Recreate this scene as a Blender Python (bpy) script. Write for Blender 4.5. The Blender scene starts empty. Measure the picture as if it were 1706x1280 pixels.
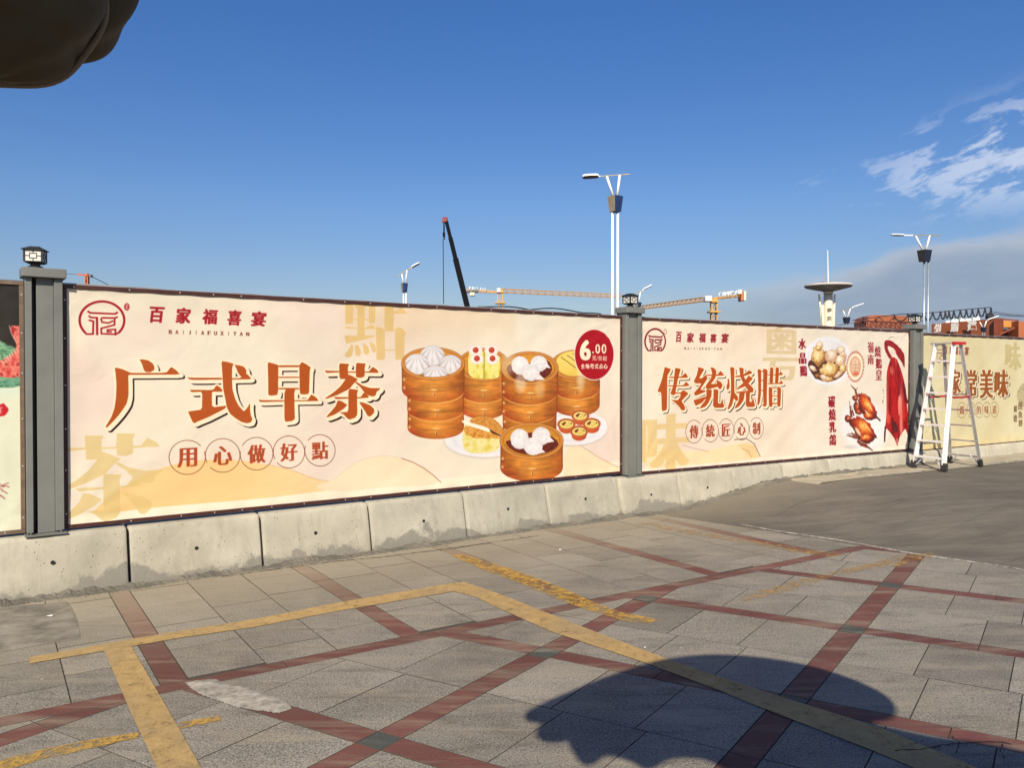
import bpy, math, random
import numpy as np
from mathutils import Vector, Matrix
random.seed(7); RNG = np.random.default_rng(11)
sc = bpy.context.scene
# ------------------------------------------------------------------ camera, sky, sun, exposure
F = 1331.0; CX = 853.0; CY = 640.0; CAMZ = 1.70
PITCH = math.atan(18.0/F)                       # camera looks slightly down
cd = bpy.data.cameras.new('camera'); cam = bpy.data.objects.new('camera', cd)
sc.collection.objects.link(cam); sc.camera = cam
cam.location = (0, 0, CAMZ); cam.rotation_euler = (math.pi/2 - PITCH, 0, 0)
cd.sensor_width = 36; cd.lens = 36*F/1706; cd.clip_start = 0.05; cd.clip_end = 6000
SUN_EL = math.radians(37); SUN_AZ = math.radians(185)    # azimuth clockwise from +Y
sv = Vector((math.sin(SUN_AZ)*math.cos(SUN_EL), math.cos(SUN_AZ)*math.cos(SUN_EL), math.sin(SUN_EL)))
sl = bpy.data.lights.new('sun', 'SUN'); sl.energy = 4.3; sl.angle = math.radians(0.5); sl.color = (1.0, 0.89, 0.72)
so = bpy.data.objects.new('sun', sl); sc.collection.objects.link(so)
so.rotation_euler = (-sv).to_track_quat('-Z', 'Y').to_euler()
sc.view_settings.view_transform = 'Standard'; sc.view_settings.look = 'None'
sc.view_settings.gamma = 1; sc.view_settings.use_curve_mapping = False; sc.view_settings.exposure = 0.66
SKY_STRENGTH = 0.080
wd = bpy.data.worlds.new('World'); sc.world = wd; wd.use_nodes = True

class NT:
    """tiny node helper"""
    def __init__(s, tree): s.t = tree; s.n = tree.nodes; s.l = tree.links
    def node(s, typ, ins=None, **kw):
        nd = s.n.new(typ)
        for k, v in kw.items(): setattr(nd, k, v)
        for k, v in (ins or {}).items():
            sock = nd.inputs[k]
            if hasattr(v, 'is_output') or isinstance(v, bpy.types.NodeSocket): s.l.new(v, sock)
            else: sock.default_value = v
        return nd
    def m(s, op, a, b=None, c=None, clamp=False):
        nd = s.n.new('ShaderNodeMath'); nd.operation = op; nd.use_clamp = clamp
        for i, v in enumerate((a, b, c)):
            if v is None: continue
            if isinstance(v, (int, float)): nd.inputs[i].default_value = v
            else: s.l.new(v, nd.inputs[i])
        return nd.outputs[0]
    def noise(s, vec, scale, detail=3, rough=.55, dist=0.0):
        nd = s.n.new('ShaderNodeTexNoise'); nd.inputs['Scale'].default_value = scale
        nd.inputs['Detail'].default_value = detail; nd.inputs['Roughness'].default_value = rough
        nd.inputs['Distortion'].default_value = dist
        if vec is not None: s.l.new(vec, nd.inputs['Vector'])
        return nd.outputs['Fac']
    def ramp(s, fac, stops):
        nd = s.n.new('ShaderNodeValToRGB'); s.l.new(fac, nd.inputs[0])
        el = nd.color_ramp.elements
        while len(el) < len(stops): el.new(0.5)
        for e, (p, c) in zip(el, stops):
            e.position = p; e.color = (c, c, c, 1) if isinstance(c, (int, float)) else (*c, 1)
        return nd.outputs[0]
    def mix(s, fac, a, b, blend='MIX'):
        nd = s.n.new('ShaderNodeMix'); nd.data_type = 'RGBA'; nd.blend_type = blend
        for k, v in ((0, fac), (6, a), (7, b)):
            if isinstance(v, (int, float)): nd.inputs[k].default_value = v
            elif isinstance(v, tuple): nd.inputs[k].default_value = (*v, 1)
            else: s.l.new(v, nd.inputs[k])
        return nd.outputs[2]
    def xyz(s, x, y, z):
        nd = s.n.new('ShaderNodeCombineXYZ')
        for i, v in enumerate((x, y, z)):
            if isinstance(v, (int, float)): nd.inputs[i].default_value = v
            else: s.l.new(v, nd.inputs[i])
        return nd.outputs[0]

def build_world():
    w = NT(wd.node_tree); w.n.clear()
    sky = w.node('ShaderNodeTexSky', sky_type='NISHITA', sun_disc=False, sun_elevation=SUN_EL,
                 sun_rotation=SUN_AZ, altitude=600, air_density=1.25, dust_density=0.45, ozone_density=2.4)
    tc = w.node('ShaderNodeTexCoord'); d = tc.outputs['Generated']
    sp = w.node('ShaderNodeSeparateXYZ', {'Vector': d})
    az = w.m('ARCTAN2', sp.outputs[0], sp.outputs[1]); el = w.m('ARCSINE', sp.outputs[2])
    # cloud layer coordinates: stretched along the horizon
    v = w.xyz(w.m('MULTIPLY', az, 1.0), w.m('MULTIPLY', el, 2.6), 0.0)
    n1 = w.noise(v, 5.0, 8, .58, .35); n2 = w.noise(v, 17.0, 6, .6, .25)
    v3 = w.xyz(w.m('MULTIPLY', az, 1.0), w.m('ADD', w.m('MULTIPLY', el, 2.4), w.m('MULTIPLY', az, -.55)), 3.3)
    n3 = w.noise(v3, 19.0, 10, .62, .3)
    # low grey bank: grows towards the right; its top edge climbs with azimuth
    topedge = w.m('ADD', w.m('MULTIPLY', w.m('SUBTRACT', az, 0.19), 0.06, None), 0.105)
    climb = w.node('ShaderNodeMapRange', {'Value': az, 'From Min': 0.37, 'From Max': 0.50, 'To Min': 0.0, 'To Max': 0.028}, interpolation_type='SMOOTHSTEP').outputs[0]
    topedge = w.m('ADD', topedge, climb)
    edge = w.m('ADD', w.m('SUBTRACT', topedge, el), w.m('MULTIPLY', w.m('SUBTRACT', n1, 0.5), 0.035))
    edge = w.m('ADD', edge, w.m('MULTIPLY', w.m('SUBTRACT', n2, 0.5), 0.022))
    bank = w.node('ShaderNodeMapRange', {'Value': edge, 'From Min': -0.002, 'From Max': 0.014}, interpolation_type='SMOOTHSTEP').outputs[0]
    side = w.node('ShaderNodeMapRange', {'Value': az, 'From Min': 0.08, 'From Max': 0.44}, interpolation_type='SMOOTHSTEP').outputs[0]
    bank = w.m('MULTIPLY', bank, w.m('MULTIPLY', side, 0.90))
    # high wisps on the right
    wz = w.node('ShaderNodeMapRange', {'Value': az, 'From Min': 0.26, 'From Max': 0.58}, interpolation_type='SMOOTHSTEP').outputs[0]
    lo = w.node('ShaderNodeMapRange', {'Value': el, 'From Min': 0.15, 'From Max': 0.215}, interpolation_type='SMOOTHSTEP').outputs[0]
    hi = w.node('ShaderNodeMapRange', {'Value': w.m('SUBTRACT', el, w.m('MULTIPLY', az, 0.22)), 'From Min': 0.19, 'From Max': 0.12}, interpolation_type='SMOOTHSTEP').outputs[0]
    th = w.m('SUBTRACT', 0.61, w.m('MULTIPLY', wz, 0.17))
    wisp = w.node('ShaderNodeMapRange', {'Value': w.m('SUBTRACT', n3, th), 'From Min': 0.0, 'From Max': 0.13}, interpolation_type='SMOOTHSTEP').outputs[0]
    wisp = w.m('MULTIPLY', wisp, w.m('MULTIPLY', lo, hi)); wisp = w.m('MULTIPLY', wisp, w.m('MULTIPLY', wz, 0.56, clamp=True))
    shade = w.node('ShaderNodeMapRange', {'Value': edge, 'From Min': 0.0, 'From Max': 0.035}, interpolation_type='SMOOTHSTEP').outputs[0]
    bankc = w.mix(shade, (4.0, 4.35, 5.0), (2.3, 2.9, 3.85))
    bankc = w.mix(w.m('MULTIPLY', w.m('SUBTRACT', n2, .42), 1.8, clamp=True), bankc, (3.0, 3.6, 4.5))
    hs = w.node('ShaderNodeHueSaturation', {'Hue': .512, 'Saturation': 1.35, 'Value': 1.0, 'Color': sky.outputs[0]}); col = hs.outputs[0]
    air = w.ramp(w.m('MULTIPLY', w.m('ABSOLUTE', sp.outputs[2]), 1.6), [(0., (.44, .44, .55)), (.10, (.52, .505, .62)), (.32, (.74, .72, .79)), (.8, (.86, .84, .90))]); col = w.mix(1., col, air, 'MULTIPLY')
    col = w.mix(bank, col, bankc)
    col = w.mix(wisp, col, (6.6, 6.9, 7.6))
    bg = w.node('ShaderNodeBackground', {'Color': col, 'Strength': SKY_STRENGTH})
    w.node('ShaderNodeOutputWorld', {'Surface': bg.outputs[0]})
build_world()

# ------------------------------------------------------------------ projection helpers (reference pixels -> world points)
CP, SP = math.cos(PITCH), math.sin(PITCH)
def ray(px, py):
    x = (px-CX)/F; y = (CY-py)/F
    return np.array([x, CP + y*SP, y*CP - SP]) if np.isscalar(px) else np.stack([x, CP+y*SP, y*CP-SP], -1)
def at(px, py, Y):
    r = ray(float(px), float(py)); t = Y/r[1]
    return Vector((r[0]*t, Y, CAMZ + r[2]*t))
def gnd(px, py, z=0.0):
    r = ray(float(px), float(py)); t = (z-CAMZ)/r[2]
    return Vector((r[0]*t, r[1]*t, z))
def project(P):
    """P (...,3) -> px, py"""
    x = P[..., 0]; y = P[..., 1]; z = P[..., 2]-CAMZ
    dep = y*CP - z*SP; up = y*SP + z*CP
    return CX + F*x/dep, CY - F*up/dep

# ------------------------------------------------------------------ materials
def srgb(r, g, b):
    f = lambda c: (c/255/12.92) if c/255 <= .04045 else ((c/255+.055)/1.055)**2.4
    return (f(r), f(g), f(b))
def newmat(name):
    m = bpy.data.materials.new(name); m.use_nodes = True; t = NT(m.node_tree); t.n.clear()
    return m, t
def finish(t, col, rough=.6, metal=0., bump=None, bstr=.3, bdist=.01, spec=.5):
    p = t.n.new('ShaderNodeBsdfPrincipled')
    if isinstance(col, tuple): p.inputs['Base Color'].default_value = (*col, 1)
    else: t.l.new(col, p.inputs['Base Color'])
    if isinstance(rough, (int, float)): p.inputs['Roughness'].default_value = rough
    else: t.l.new(rough, p.inputs['Roughness'])
    p.inputs['Metallic'].default_value = metal; p.inputs['Specular IOR Level'].default_value = spec
    if bump is not None:
        b = t.node('ShaderNodeBump', {'Height': bump, 'Strength': bstr, 'Distance': bdist}); t.l.new(b.outputs[0], p.inputs['Normal'])
    o = t.n.new('ShaderNodeOutputMaterial'); t.l.new(p.outputs[0], o.inputs[0]); return p
def geo(t): return t.node('ShaderNodeNewGeometry').outputs['Position']
def mat_simple(name, col, rough=.5, metal=0., var=.18, scale=6., bstr=.1, spec=.5, fine=60.):
    m, t = newmat(name); pos = t.node('ShaderNodeTexCoord').outputs['Object']
    n = t.noise(pos, scale, 5, .6); f = t.noise(pos, fine, 3, .6)
    dk = tuple(c*(1-var) for c in col); lt = tuple(min(1, c*(1+var*.7)) for c in col)
    c = t.mix(t.ramp(n, [(.3, 0.), (.7, 1.)]), dk, lt)
    r = t.m('ADD', t.m('MULTIPLY', t.m('SUBTRACT', n, .5), .25), rough, clamp=True)
    finish(t, c, r, metal, f, bstr, .004, spec); return m

M = {}
M['post'] = mat_simple('grey_painted_steel', (.155, .162, .148), .5, .0, .14, 3, .06)
M['lantern'] = mat_simple('dark_lantern_metal', (.022, .022, .019), .4, .3, .2, 20, .05)
M['pane'] = mat_simple('white_acrylic', (.62, .60, .55), .35, 0, .03, 5, .0)
M['maroon'] = mat_simple('maroon_steel_tube', (.055, .017, .012), .45, .0, .3, 8, .1)
M['bronze'] = mat_simple('weathered_bronze_tube', (.16, .11, .075), .55, .2, .3, 9, .15)
M['backing'] = mat_simple('dull_backing_sheet', (.1, .1, .1), .8)
M['screw'] = mat_simple('bright_screw', (.7, .68, .64), .3, .6, .1)
M['alu'] = mat_simple('brushed_aluminium', (.80, .80, .78), .38, .35, .06, 25, .05)
M['alu2'] = mat_simple('grey_aluminium', (.55, .55, .56), .35, .7, .08, 25, .05)
M['rubber'] = mat_simple('black_rubber', (.02, .02, .019), .8)
M['redplastic'] = mat_simple('red_plastic', (.42, .012, .018), .4, 0, .12)
M['strap'] = mat_simple('dark_red_strap', (.32, .014, .02), .75)
M['white'] = mat_simple('white_paint', (.78, .79, .78), .4, 0, .05)
M['greypole'] = mat_simple('galvanised_pole', (.33, .39, .43), .4, .5, .1)
M['boxshaded'] = mat_simple('lamp_box_shaded_blue', (.014, .035, .12), .45)
M['boxlit'] = mat_simple('lamp_box_lit_beige', (.26, .22, .15), .6)
M['darkbox'] = mat_simple('dark_box_side', (.03, .03, .028), .6)
M['lampdark'] = mat_simple('lamp_underside', (.02, .02, .02), .3)
M['arm'] = mat_simple('lamp_arm', (.30, .25, .16), .4, .4)
M['craneyellow'] = mat_simple('crane_yellow', (.55, .30, .05), .5)
M['cranered'] = mat_simple('crane_orange_red', (.5, .13, .05), .5)
M['cranepale'] = mat_simple('crane_faded_yellow', (.55, .32, .11), .6)
M['black'] = mat_simple('black_steel', (.006, .007, .010), .85, 0, .2, 6, .1, .1)
M['hookred'] = mat_simple('hook_red', (.22, .02, .02), .5)
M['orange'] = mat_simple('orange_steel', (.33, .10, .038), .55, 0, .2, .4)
M['orangedark'] = mat_simple('dark_orange_steel', (.2, .045, .02), .7, 0, .3, .6)
M['truss'] = mat_simple('dark_red_truss', (.09, .022, .018), .7)
M['letterw'] = mat_simple('white_letter', (.85, .82, .74), .6, 0, .04)
M['towerw'] = mat_simple('cream_tower', (.72, .66, .5), .6, 0, .08, .15)
M['towerd'] = mat_simple('tower_disc_dark', (.17, .16, .155), .5)
M['navybox'] = mat_simple('navy_box', (.008, .014, .038), .5)
M['towerl'] = mat_simple('tower_letter', (.14, .12, .09), .7)
M['blackhose'] = mat_simple('black_cable', (.012, .012, .018), .6)
M['darkstone'] = mat_simple('dark_brown_stone', (.085, .064, .036), .8, 0, .35, 7, .3, .3)
M['litter'] = mat_simple('white_litter', (.8, .78, .72), .8)

def mat_concrete():
    m, t = newmat('cast_concrete'); pos = geo(t); ob = t.node('ShaderNodeObjectInfo')
    pv = t.node('ShaderNodeVectorMath', {0: pos, 1: ob.outputs['Location']}, operation='ADD').outputs[0]
    big = t.noise(pv, 1.6, 6, .6, .3); med = t.noise(pv, 9, 6, .65); fine = t.noise(pos, 90, 4, .7)
    st = t.node('ShaderNodeMapping', {'Vector': pos, 'Scale': (7., 7., .8)}).outputs[0]
    streak = t.noise(st, 1.6, 5, .6)
    c = t.mix(t.ramp(big, [(.32, 0.), (.68, 1.)]), (.30, .283, .225), (.45, .425, .345))
    c = t.mix(t.m('MULTIPLY', t.ramp(streak, [(.5, 0.), (.7, 1.)]), .38), c, (.24, .22, .165))
    c = t.mix(t.m('MULTIPLY', t.ramp(med, [(.55, 0.), (.75, 1.)]), .4), c, (.47, .44, .36))
    c = t.mix(1.0, c, t.mix(ob.outputs['Random'], (.88, .89, .9), (1.04, 1.02, 1.0)), 'MULTIPLY')
    vo = t.node('ShaderNodeTexVoronoi', {'Vector': pv, 'Scale': 26.}); 
    pit = t.ramp(vo.outputs['Distance'], [(.07, 1.), (.15, 0.)])
    pm = t.m('MULTIPLY', pit, t.ramp(t.noise(pv, 5., 2), [(.46, 0.), (.56, 1.)]))
    c = t.mix(t.m('MULTIPLY', pm, .8), c, (.07, .06, .045))
    # dirty band near the ground
    z = t.node('ShaderNodeSeparateXYZ', {'Vector': pos}).outputs[2]
    zz = t.m('ADD', z, t.m('MULTIPLY', t.m('SUBTRACT', med, .5), .26))
    low = t.node('ShaderNodeMapRange', {'Value': zz, 'From Min': .02, 'From Max': .13, 'To Min': 1., 'To Max': 0.}).outputs[0]
    c = t.mix(t.m('MULTIPLY', low, .45), c, (.22, .2, .16))
    pn = t.noise(pos, 2.3, 7, .62, .3); pz = t.m('SUBTRACT', t.m('SUBTRACT', t.m('MULTIPLY', pn, .68), .24), z)
    patch = t.ramp(t.m('MULTIPLY', pz, 16.), [(.0, 0.), (.5, 1.)]); c = t.mix(t.m('MULTIPLY', patch, .8), c, t.mix(fine, (.12, .115, .10), (.24, .225, .19)))
    h = t.m('SUBTRACT', t.m('ADD', t.m('MULTIPLY', fine, .25), t.m('MULTIPLY', med, .8)), t.m('MULTIPLY', pm, 1.2))
    finish(t, c, .88, 0, h, .55, .012, .2); return m
M['concrete'] = mat_concrete()

def mat_mortar():
    m, t = newmat('rough_mortar'); pos = geo(t)
    a = t.noise(pos, 3.5, 6, .65); b = t.noise(pos, 30, 5, .7); 
    c = t.mix(t.ramp(a, [(.35, 0.), (.65, 1.)]), (.15, .14, .118), (.29, .265, .21))
    c = t.mix(t.ramp(b, [(.3, 0.), (.75, .5)]), t.mix(.55, c, (.06, .055, .045)), c)
    finish(t, c, .95, 0, b, .9, .02, .15); return m
M['mortar'] = mat_mortar()

def mat_slab(name, c0, c1, speck, rnd=.12, lights=(.40, .385, .35)):
    m, t = newmat(name); pos = geo(t); ob = t.node('ShaderNodeObjectInfo').outputs['Random']
    f1 = t.noise(pos, 130, 2, .75); f2 = t.noise(pos, 65, 3, .8); big = t.noise(pos, 1.1, 6, .62, .4); mid = t.noise(pos, 5.5, 6, .7, .3)
    c = t.mix(t.ramp(big, [(.33, 0.), (.66, 1.)]), c0, c1)
    c = t.mix(t.m('MULTIPLY', t.ramp(f1, [(.52, 0.), (.62, 1.)]), speck), c, lights)
    c = t.mix(t.m('MULTIPLY', t.ramp(f2, [(.40, 1.), (.48, 0.)]), speck*1.0), c, tuple(x*.35 for x in c0))
    v = t.m('ADD', t.m('MULTIPLY', ob, rnd*2), 1-rnd)
    c = t.mix(1., c, t.xyz(v, v, v), 'MULTIPLY')
    # dust film and dark scuffs lying on the floor
    st = t.node('ShaderNodeMapping', {'Vector': pos, 'Rotation': (0, 0, -.55), 'Scale': (.8, 4.2, 1.)}).outputs[0]
    dust = t.noise(st, 1.4, 7, .65, .6)
    c = t.mix(t.m('MULTIPLY', t.ramp(dust, [(.48, 0.), (.70, 1.)]), .5), c, (.31, .265, .185))
    dk = t.noise(st, 2.6, 6, .7, .8)
    c = t.mix(t.m('MULTIPLY', t.ramp(dk, [(.53, 0.), (.68, 1.)]), .5), c, (.07, .06, .045))
    c = t.mix(t.m('MULTIPLY', t.ramp(mid, [(.56, 0.), (.75, 1.)]), .5), c, (.085, .073, .055))
    # beige dust collects towards the fence
    sp = t.node('ShaderNodeSeparateXYZ', {'Vector': pos})
    dist = t.m('ADD', t.m('MULTIPLY', sp.outputs[0], .582), t.m('MULTIPLY', sp.outputs[1], -.813))
    dd = t.m('ADD', t.m('ADD', dist, 7.1), t.m('MULTIPLY', t.m('SUBTRACT', dust, .5), 1.6))
    nearf = t.node('ShaderNodeMapRange', {'Value': dd, 'From Min': .1, 'From Max': 2.0, 'To Min': .75, 'To Max': 0.}).outputs[0]
    c = t.mix(nearf, c, (.30, .26, .185))
    rg = t.m('ADD', t.m('MULTIPLY', mid, .25), .6)
    finish(t, c, rg, 0, t.m('ADD', f1, t.m('MULTIPLY', mid, .6)), .35, .004, .3); return m
M['slab'] = mat_slab('granite_slab', (.124, .112, .091), (.212, .194, .162), .62, .19, (.42, .39, .325))
M['redslab'] = mat_slab('red_granite_strip', (.095, .032, .026), (.145, .056, .044), .16, .15, (.27, .15, .12))
M['darkslab'] = mat_slab('dark_green_granite', (.042, .05, .045), (.06, .066, .058), .25, .1, (.15, .15, .14))
def mat_asphalt():
    m, t = newmat('worn_asphalt'); pos = geo(t)
    f = t.noise(pos, 150, 2, .8); big = t.noise(pos, .7, 6, .6, .5)
    bm_ = t.node('ShaderNodeMapping', {'Vector': pos, 'Rotation': (0, 0, -.583)}).outputs[0]
    br = t.node('ShaderNodeTexBrick', {'Vector': bm_, 'Scale': 1., 'Mortar Size': .006, 'Brick Width': .62, 'Row Height': .44, 'Mortar Smooth': .4, 'Color1': (.86, .86, .86, 1), 'Color2': (1., 1., 1., 1), 'Mortar': (.5, .5, .5, 1)})
    st = t.node('ShaderNodeMapping', {'Vector': pos, 'Rotation': (0, 0, -.62), 'Scale': (.5, 3.4, 1.)}).outputs[0]
    s = t.noise(st, 1.5, 7, .7, .5)
    c = t.mix(t.ramp(big, [(.35, 0.), (.65, 1.)]), (.10, .090, .073), (.155, .139, .112))
    c = t.mix(t.m('MULTIPLY', t.ramp(s, [(.46, 0.), (.66, 1.)]), .6), c, (.22, .195, .15))
    c = t.mix(t.m('MULTIPLY', t.ramp(t.noise(st, 3.1, 6, .7, .9), [(.55, 0.), (.7, 1.)]), .5), c, (.06, .053, .043))
    c = t.mix(t.m('MULTIPLY', t.ramp(f, [(.55, 0.), (.66, 1.)]), .35), c, (.26, .24, .2))
    c = t.mix(t.m('MULTIPLY', t.ramp(f, [(.36, 1.), (.44, 0.)]), .5), c, (.03, .028, .025))
    sp = t.node('ShaderNodeSeparateXYZ', {'Vector': pos})
    dist = t.m('ADD', t.m('MULTIPLY', sp.outputs[0], .57), t.m('MULTIPLY', sp.outputs[1], -.82))
    c = t.mix(t.ramp(big, [(.35, .3), (.6, .75)]), c, t.mix(1., c, br.outputs[0], 'MULTIPLY'))
    nearf = t.node('ShaderNodeMapRange', {'Value': t.m('ADD', t.m('ADD', dist, 6.95), t.m('MULTIPLY', s, .9)), 'From Min': .3, 'From Max': 1.5, 'To Min': .8, 'To Max': 0.}).outputs[0]
    c = t.mix(nearf, c, (.23, .2, .145))
    finish(t, c, .85, 0, f, .8, .008, .25); return m
M['asphalt'] = mat_asphalt()
def mat_paint(name, col, wear, seed):
    m, t = newmat(name); pos = geo(t)
    v = t.node('ShaderNodeMapping', {'Vector': pos, 'Location': (seed, seed*2, 0)}).outputs[0]
    a = t.noise(v, 12, 9, .78, .6); b = t.noise(v, 60, 4, .7); g = t.noise(pos, 150, 2, .75)
    c = t.mix(t.ramp(a, [(.3, 0.), (.7, 1.)]), tuple(x*.62 for x in col), tuple(min(1, x*1.12) for x in col))
    c = t.mix(t.m('MULTIPLY', t.ramp(g, [(.4, 1.), (.5, 0.)]), .35), c, tuple(x*.3 for x in col))
    c = t.mix(t.m('MULTIPLY', t.ramp(t.noise(pos, 2.2, 6, .65, .4), [(.45, 0.), (.7, 1.)]), .45), c, (.22, .18, .12))
    k = t.m('ADD', t.m('MULTIPLY', a, .7), t.m('MULTIPLY', b, .3))
    fac = t.ramp(k, [(max(0, wear-.05), 0.), (wear+.07, .93)])
    p = t.n.new('ShaderNodeBsdfPrincipled'); t.l.new(c, p.inputs['Base Color']); p.inputs['Roughness'].default_value = .75
    p.inputs['Specular IOR Level'].default_value = .25
    tr = t.n.new('ShaderNodeBsdfTransparent'); mx = t.n.new('ShaderNodeMixShader'); t.l.new(fac, mx.inputs[0])
    t.l.new(tr.outputs[0], mx.inputs[1]); t.l.new(p.outputs[0], mx.inputs[2])
    o = t.n.new('ShaderNodeOutputMaterial'); t.l.new(mx.outputs[0], o.inputs[0]); return m
M['yellow'] = mat_paint('worn_yellow_paint', (.46, .31, .125), .375, 0.)
M['yellow2'] = mat_paint('old_yellow_paint', (.50, .30, .06), .475, 4.)
M['yellow3'] = mat_paint('faded_yellow_paint', (.46, .28, .08), .53, 9.)
M['whiteline'] = mat_paint('worn_white_paint', (.50, .47, .39), .46, 3.)
M['cement'] = mat_simple('spilled_cement', (.30, .275, .228), .9, 0, .5, 14, .8, .2, 40)
M['oldcement'] = mat_simple('old_cement', (.20, .182, .148), .9, 0, .5, 5, .6, .2, 60)
M['crack'] = mat_simple('open_crack', (.012, .011, .01), .95)
M['groundmat'] = mat_simple('bare_ground', (.10, .09, .075), .95, 0, .3, .3)
M['apron'] = mat_simple('dusty_concrete_apron', (.33, .29, .21), .9, 0, .25, 3, .3)

# ------------------------------------------------------------------ mesh builder
COL = sc.collection
def tag(o, label=None, cat=None, group=None, kind=None):
    if label: o['label'] = label
    if cat: o['category'] = cat
    if group: o['group'] = group
    if kind: o['kind'] = kind
    return o
def empty(name, loc, rz=0.):
    o = bpy.data.objects.new(name, None); COL.objects.link(o); o.location = loc; o.rotation_euler = (0, 0, rz)
    o.empty_display_size = .1; return o
class MB:
    def __init__(s): s.v = []; s.f = []; s.mi = []; s.cur = 0
    def add(s, vs, fs):
        b = len(s.v); s.v += [tuple(v) for v in vs]; s.f += [tuple(b+i for i in f) for f in fs]; s.mi += [s.cur]*len(fs); return s
    def box(s, x0, x1, y0, y1, z0, z1, bev=0.):
        if bev > 0:
            b = min(bev, (x1-x0)*.4, (y1-y0)*.4, (z1-z0)*.4)
            import bmesh
            bm = bmesh.new(); bmesh.ops.create_cube(bm, size=1)
            for v in bm.verts: v.co = Vector(((x0+x1)/2+v.co.x*(x1-x0), (y0+y1)/2+v.co.y*(y1-y0), (z0+z1)/2+v.co.z*(z1-z0)))
            bmesh.ops.bevel(bm, geom=bm.edges[:], offset=b, segments=1, affect='EDGES')
            bm.verts.index_update()
            s.add([v.co for v in bm.verts], [[v.index for v in f.verts] for f in bm.faces]); bm.free(); return s
        vs = [(x, y, z) for z in (z0, z1) for y in (y0, y1) for x in (x0, x1)]
        return s.add(vs, [(0, 2, 3, 1), (4, 5, 7, 6), (0, 1, 5, 4), (2, 6, 7, 3), (0, 4, 6, 2), (1, 3, 7, 5)])
    def bar(s, p, q, w, h=None, up=(0, 0, 1)):
        p = Vector(p); q = Vector(q); h = h or w; d = (q-p).normalized(); u = Vector(up)
        if abs(d.dot(u)) > .98: u = Vector((1, 0, 0))
        a = d.cross(u).normalized()*w/2; b = a.cross(d).normalized()*h/2
        vs = [c+i*a+j*b for c in (p, q) for i, j in ((-1, -1), (1, -1), (1, 1), (-1, 1))]
        return s.add(vs, [(3, 2, 1, 0), (4, 5, 6, 7), (0, 1, 5, 4), (1, 2, 6, 5), (2, 3, 7, 6), (3, 0, 4, 7)])
    def tube(s, pts, r, n=8, caps=True):
        pts = [Vector(p) for p in pts]; k = len(pts); rs = r if isinstance(r, (list, tuple)) else [r]*k
        ring = []; prev = None
        for i, p in enumerate(pts):
            d = (pts[min(i+1, k-1)]-pts[max(i-1, 0)]).normalized()
            a = (prev - d*prev.dot(d)) if prev is not None else d.cross(Vector((0, 0, 1)) if abs(d.z) < .9 else Vector((1, 0, 0)))
            a.normalize(); prev = a; b = d.cross(a)
            ring.append([p+(a*math.cos(2*math.pi*j/n)+b*math.sin(2*math.pi*j/n))*rs[i] for j in range(n)])
        vs = [v for rg in ring for v in rg]
        fs = [(i*n+j, i*n+(j+1) % n, (i+1)*n+(j+1) % n, (i+1)*n+j) for i in range(k-1) for j in range(n)]
        if caps: fs += [tuple(range(n-1, -1, -1)), tuple((k-1)*n+j for j in range(n))]
        return s.add(vs, fs)
    def prism(s, poly, z0, z1, top=None):
        n = len(poly); top = top or poly
        vs = [(x, y, z0) for x, y in poly]+[(x, y, z1) for x, y in top]
        return s.add(vs, [tuple(range(n-1, -1, -1)), tuple(range(n, 2*n))]+[(i, (i+1) % n, n+(i+1) % n, n+i) for i in range(n)])
    def lathe(s, prof, n=24, c=(0, 0, 0)):
        vs = [(c[0]+r*math.cos(2*math.pi*j/n), c[1]+r*math.sin(2*math.pi*j/n), c[2]+z) for r, z in prof for j in range(n)]
        k = len(prof); fs = [(i*n+j, i*n+(j+1) % n, (i+1)*n+(j+1) % n, (i+1)*n+j) for i in range(k-1) for j in range(n)]
        return s.add(vs, fs+[tuple(range(n-1, -1, -1)), tuple((k-1)*n+j for j in range(n))])
    def build(s, name, mat, parent=None, smooth=False):
        me = bpy.data.meshes.new(name); me.from_pydata(s.v, [], s.f); me.update()
        for m_ in (mat if isinstance(mat, (list, tuple)) else [mat]): me.materials.append(m_)
        if any(s.mi): me.polygons.foreach_set('material_index', s.mi)
        if smooth: me.polygons.foreach_set('use_smooth', [True]*len(me.polygons))
        o = bpy.data.objects.new(name, me); COL.objects.link(o)
        if parent: o.parent = parent
        return o
def copy_tree(o, parent=None):
    c = o.copy(); COL.objects.link(c)
    if parent: c.parent = parent
    for ch in list(o.children): copy_tree(ch, c)
    return c
# ------------------------------------------------------------------ the four fence panels (world lines) and what is printed on their banners
PAN = [dict(a=(-8.52, 2.64), b=(-3.712, 6.084), zt=2.40, zb=.478, ppm=240),
       dict(a=(-3.503, 6.233), b=(1.341, 9.70), zt=2.395, zb=.477, ppm=340),
       dict(a=(1.576, 9.80), b=(6.376, 12.80), zt=2.385, zb=.455, ppm=300),
       dict(a=(6.65, 12.96), b=(11.62, 16.14), zt=2.355, zb=.42, ppm=240)]
FR = .031
for p in PAN:
    a, b = np.array(p['a']), np.array(p['b']); p['L'] = float(np.linalg.norm(b-a)); p['u'] = (b-a)/p['L']
    p['n'] = np.array([p['u'][1], -p['u'][0]])            # towards the street
    p['ang'] = math.atan2(p['u'][1], p['u'][0]); p['H'] = p['zt']-p['zb']

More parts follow.
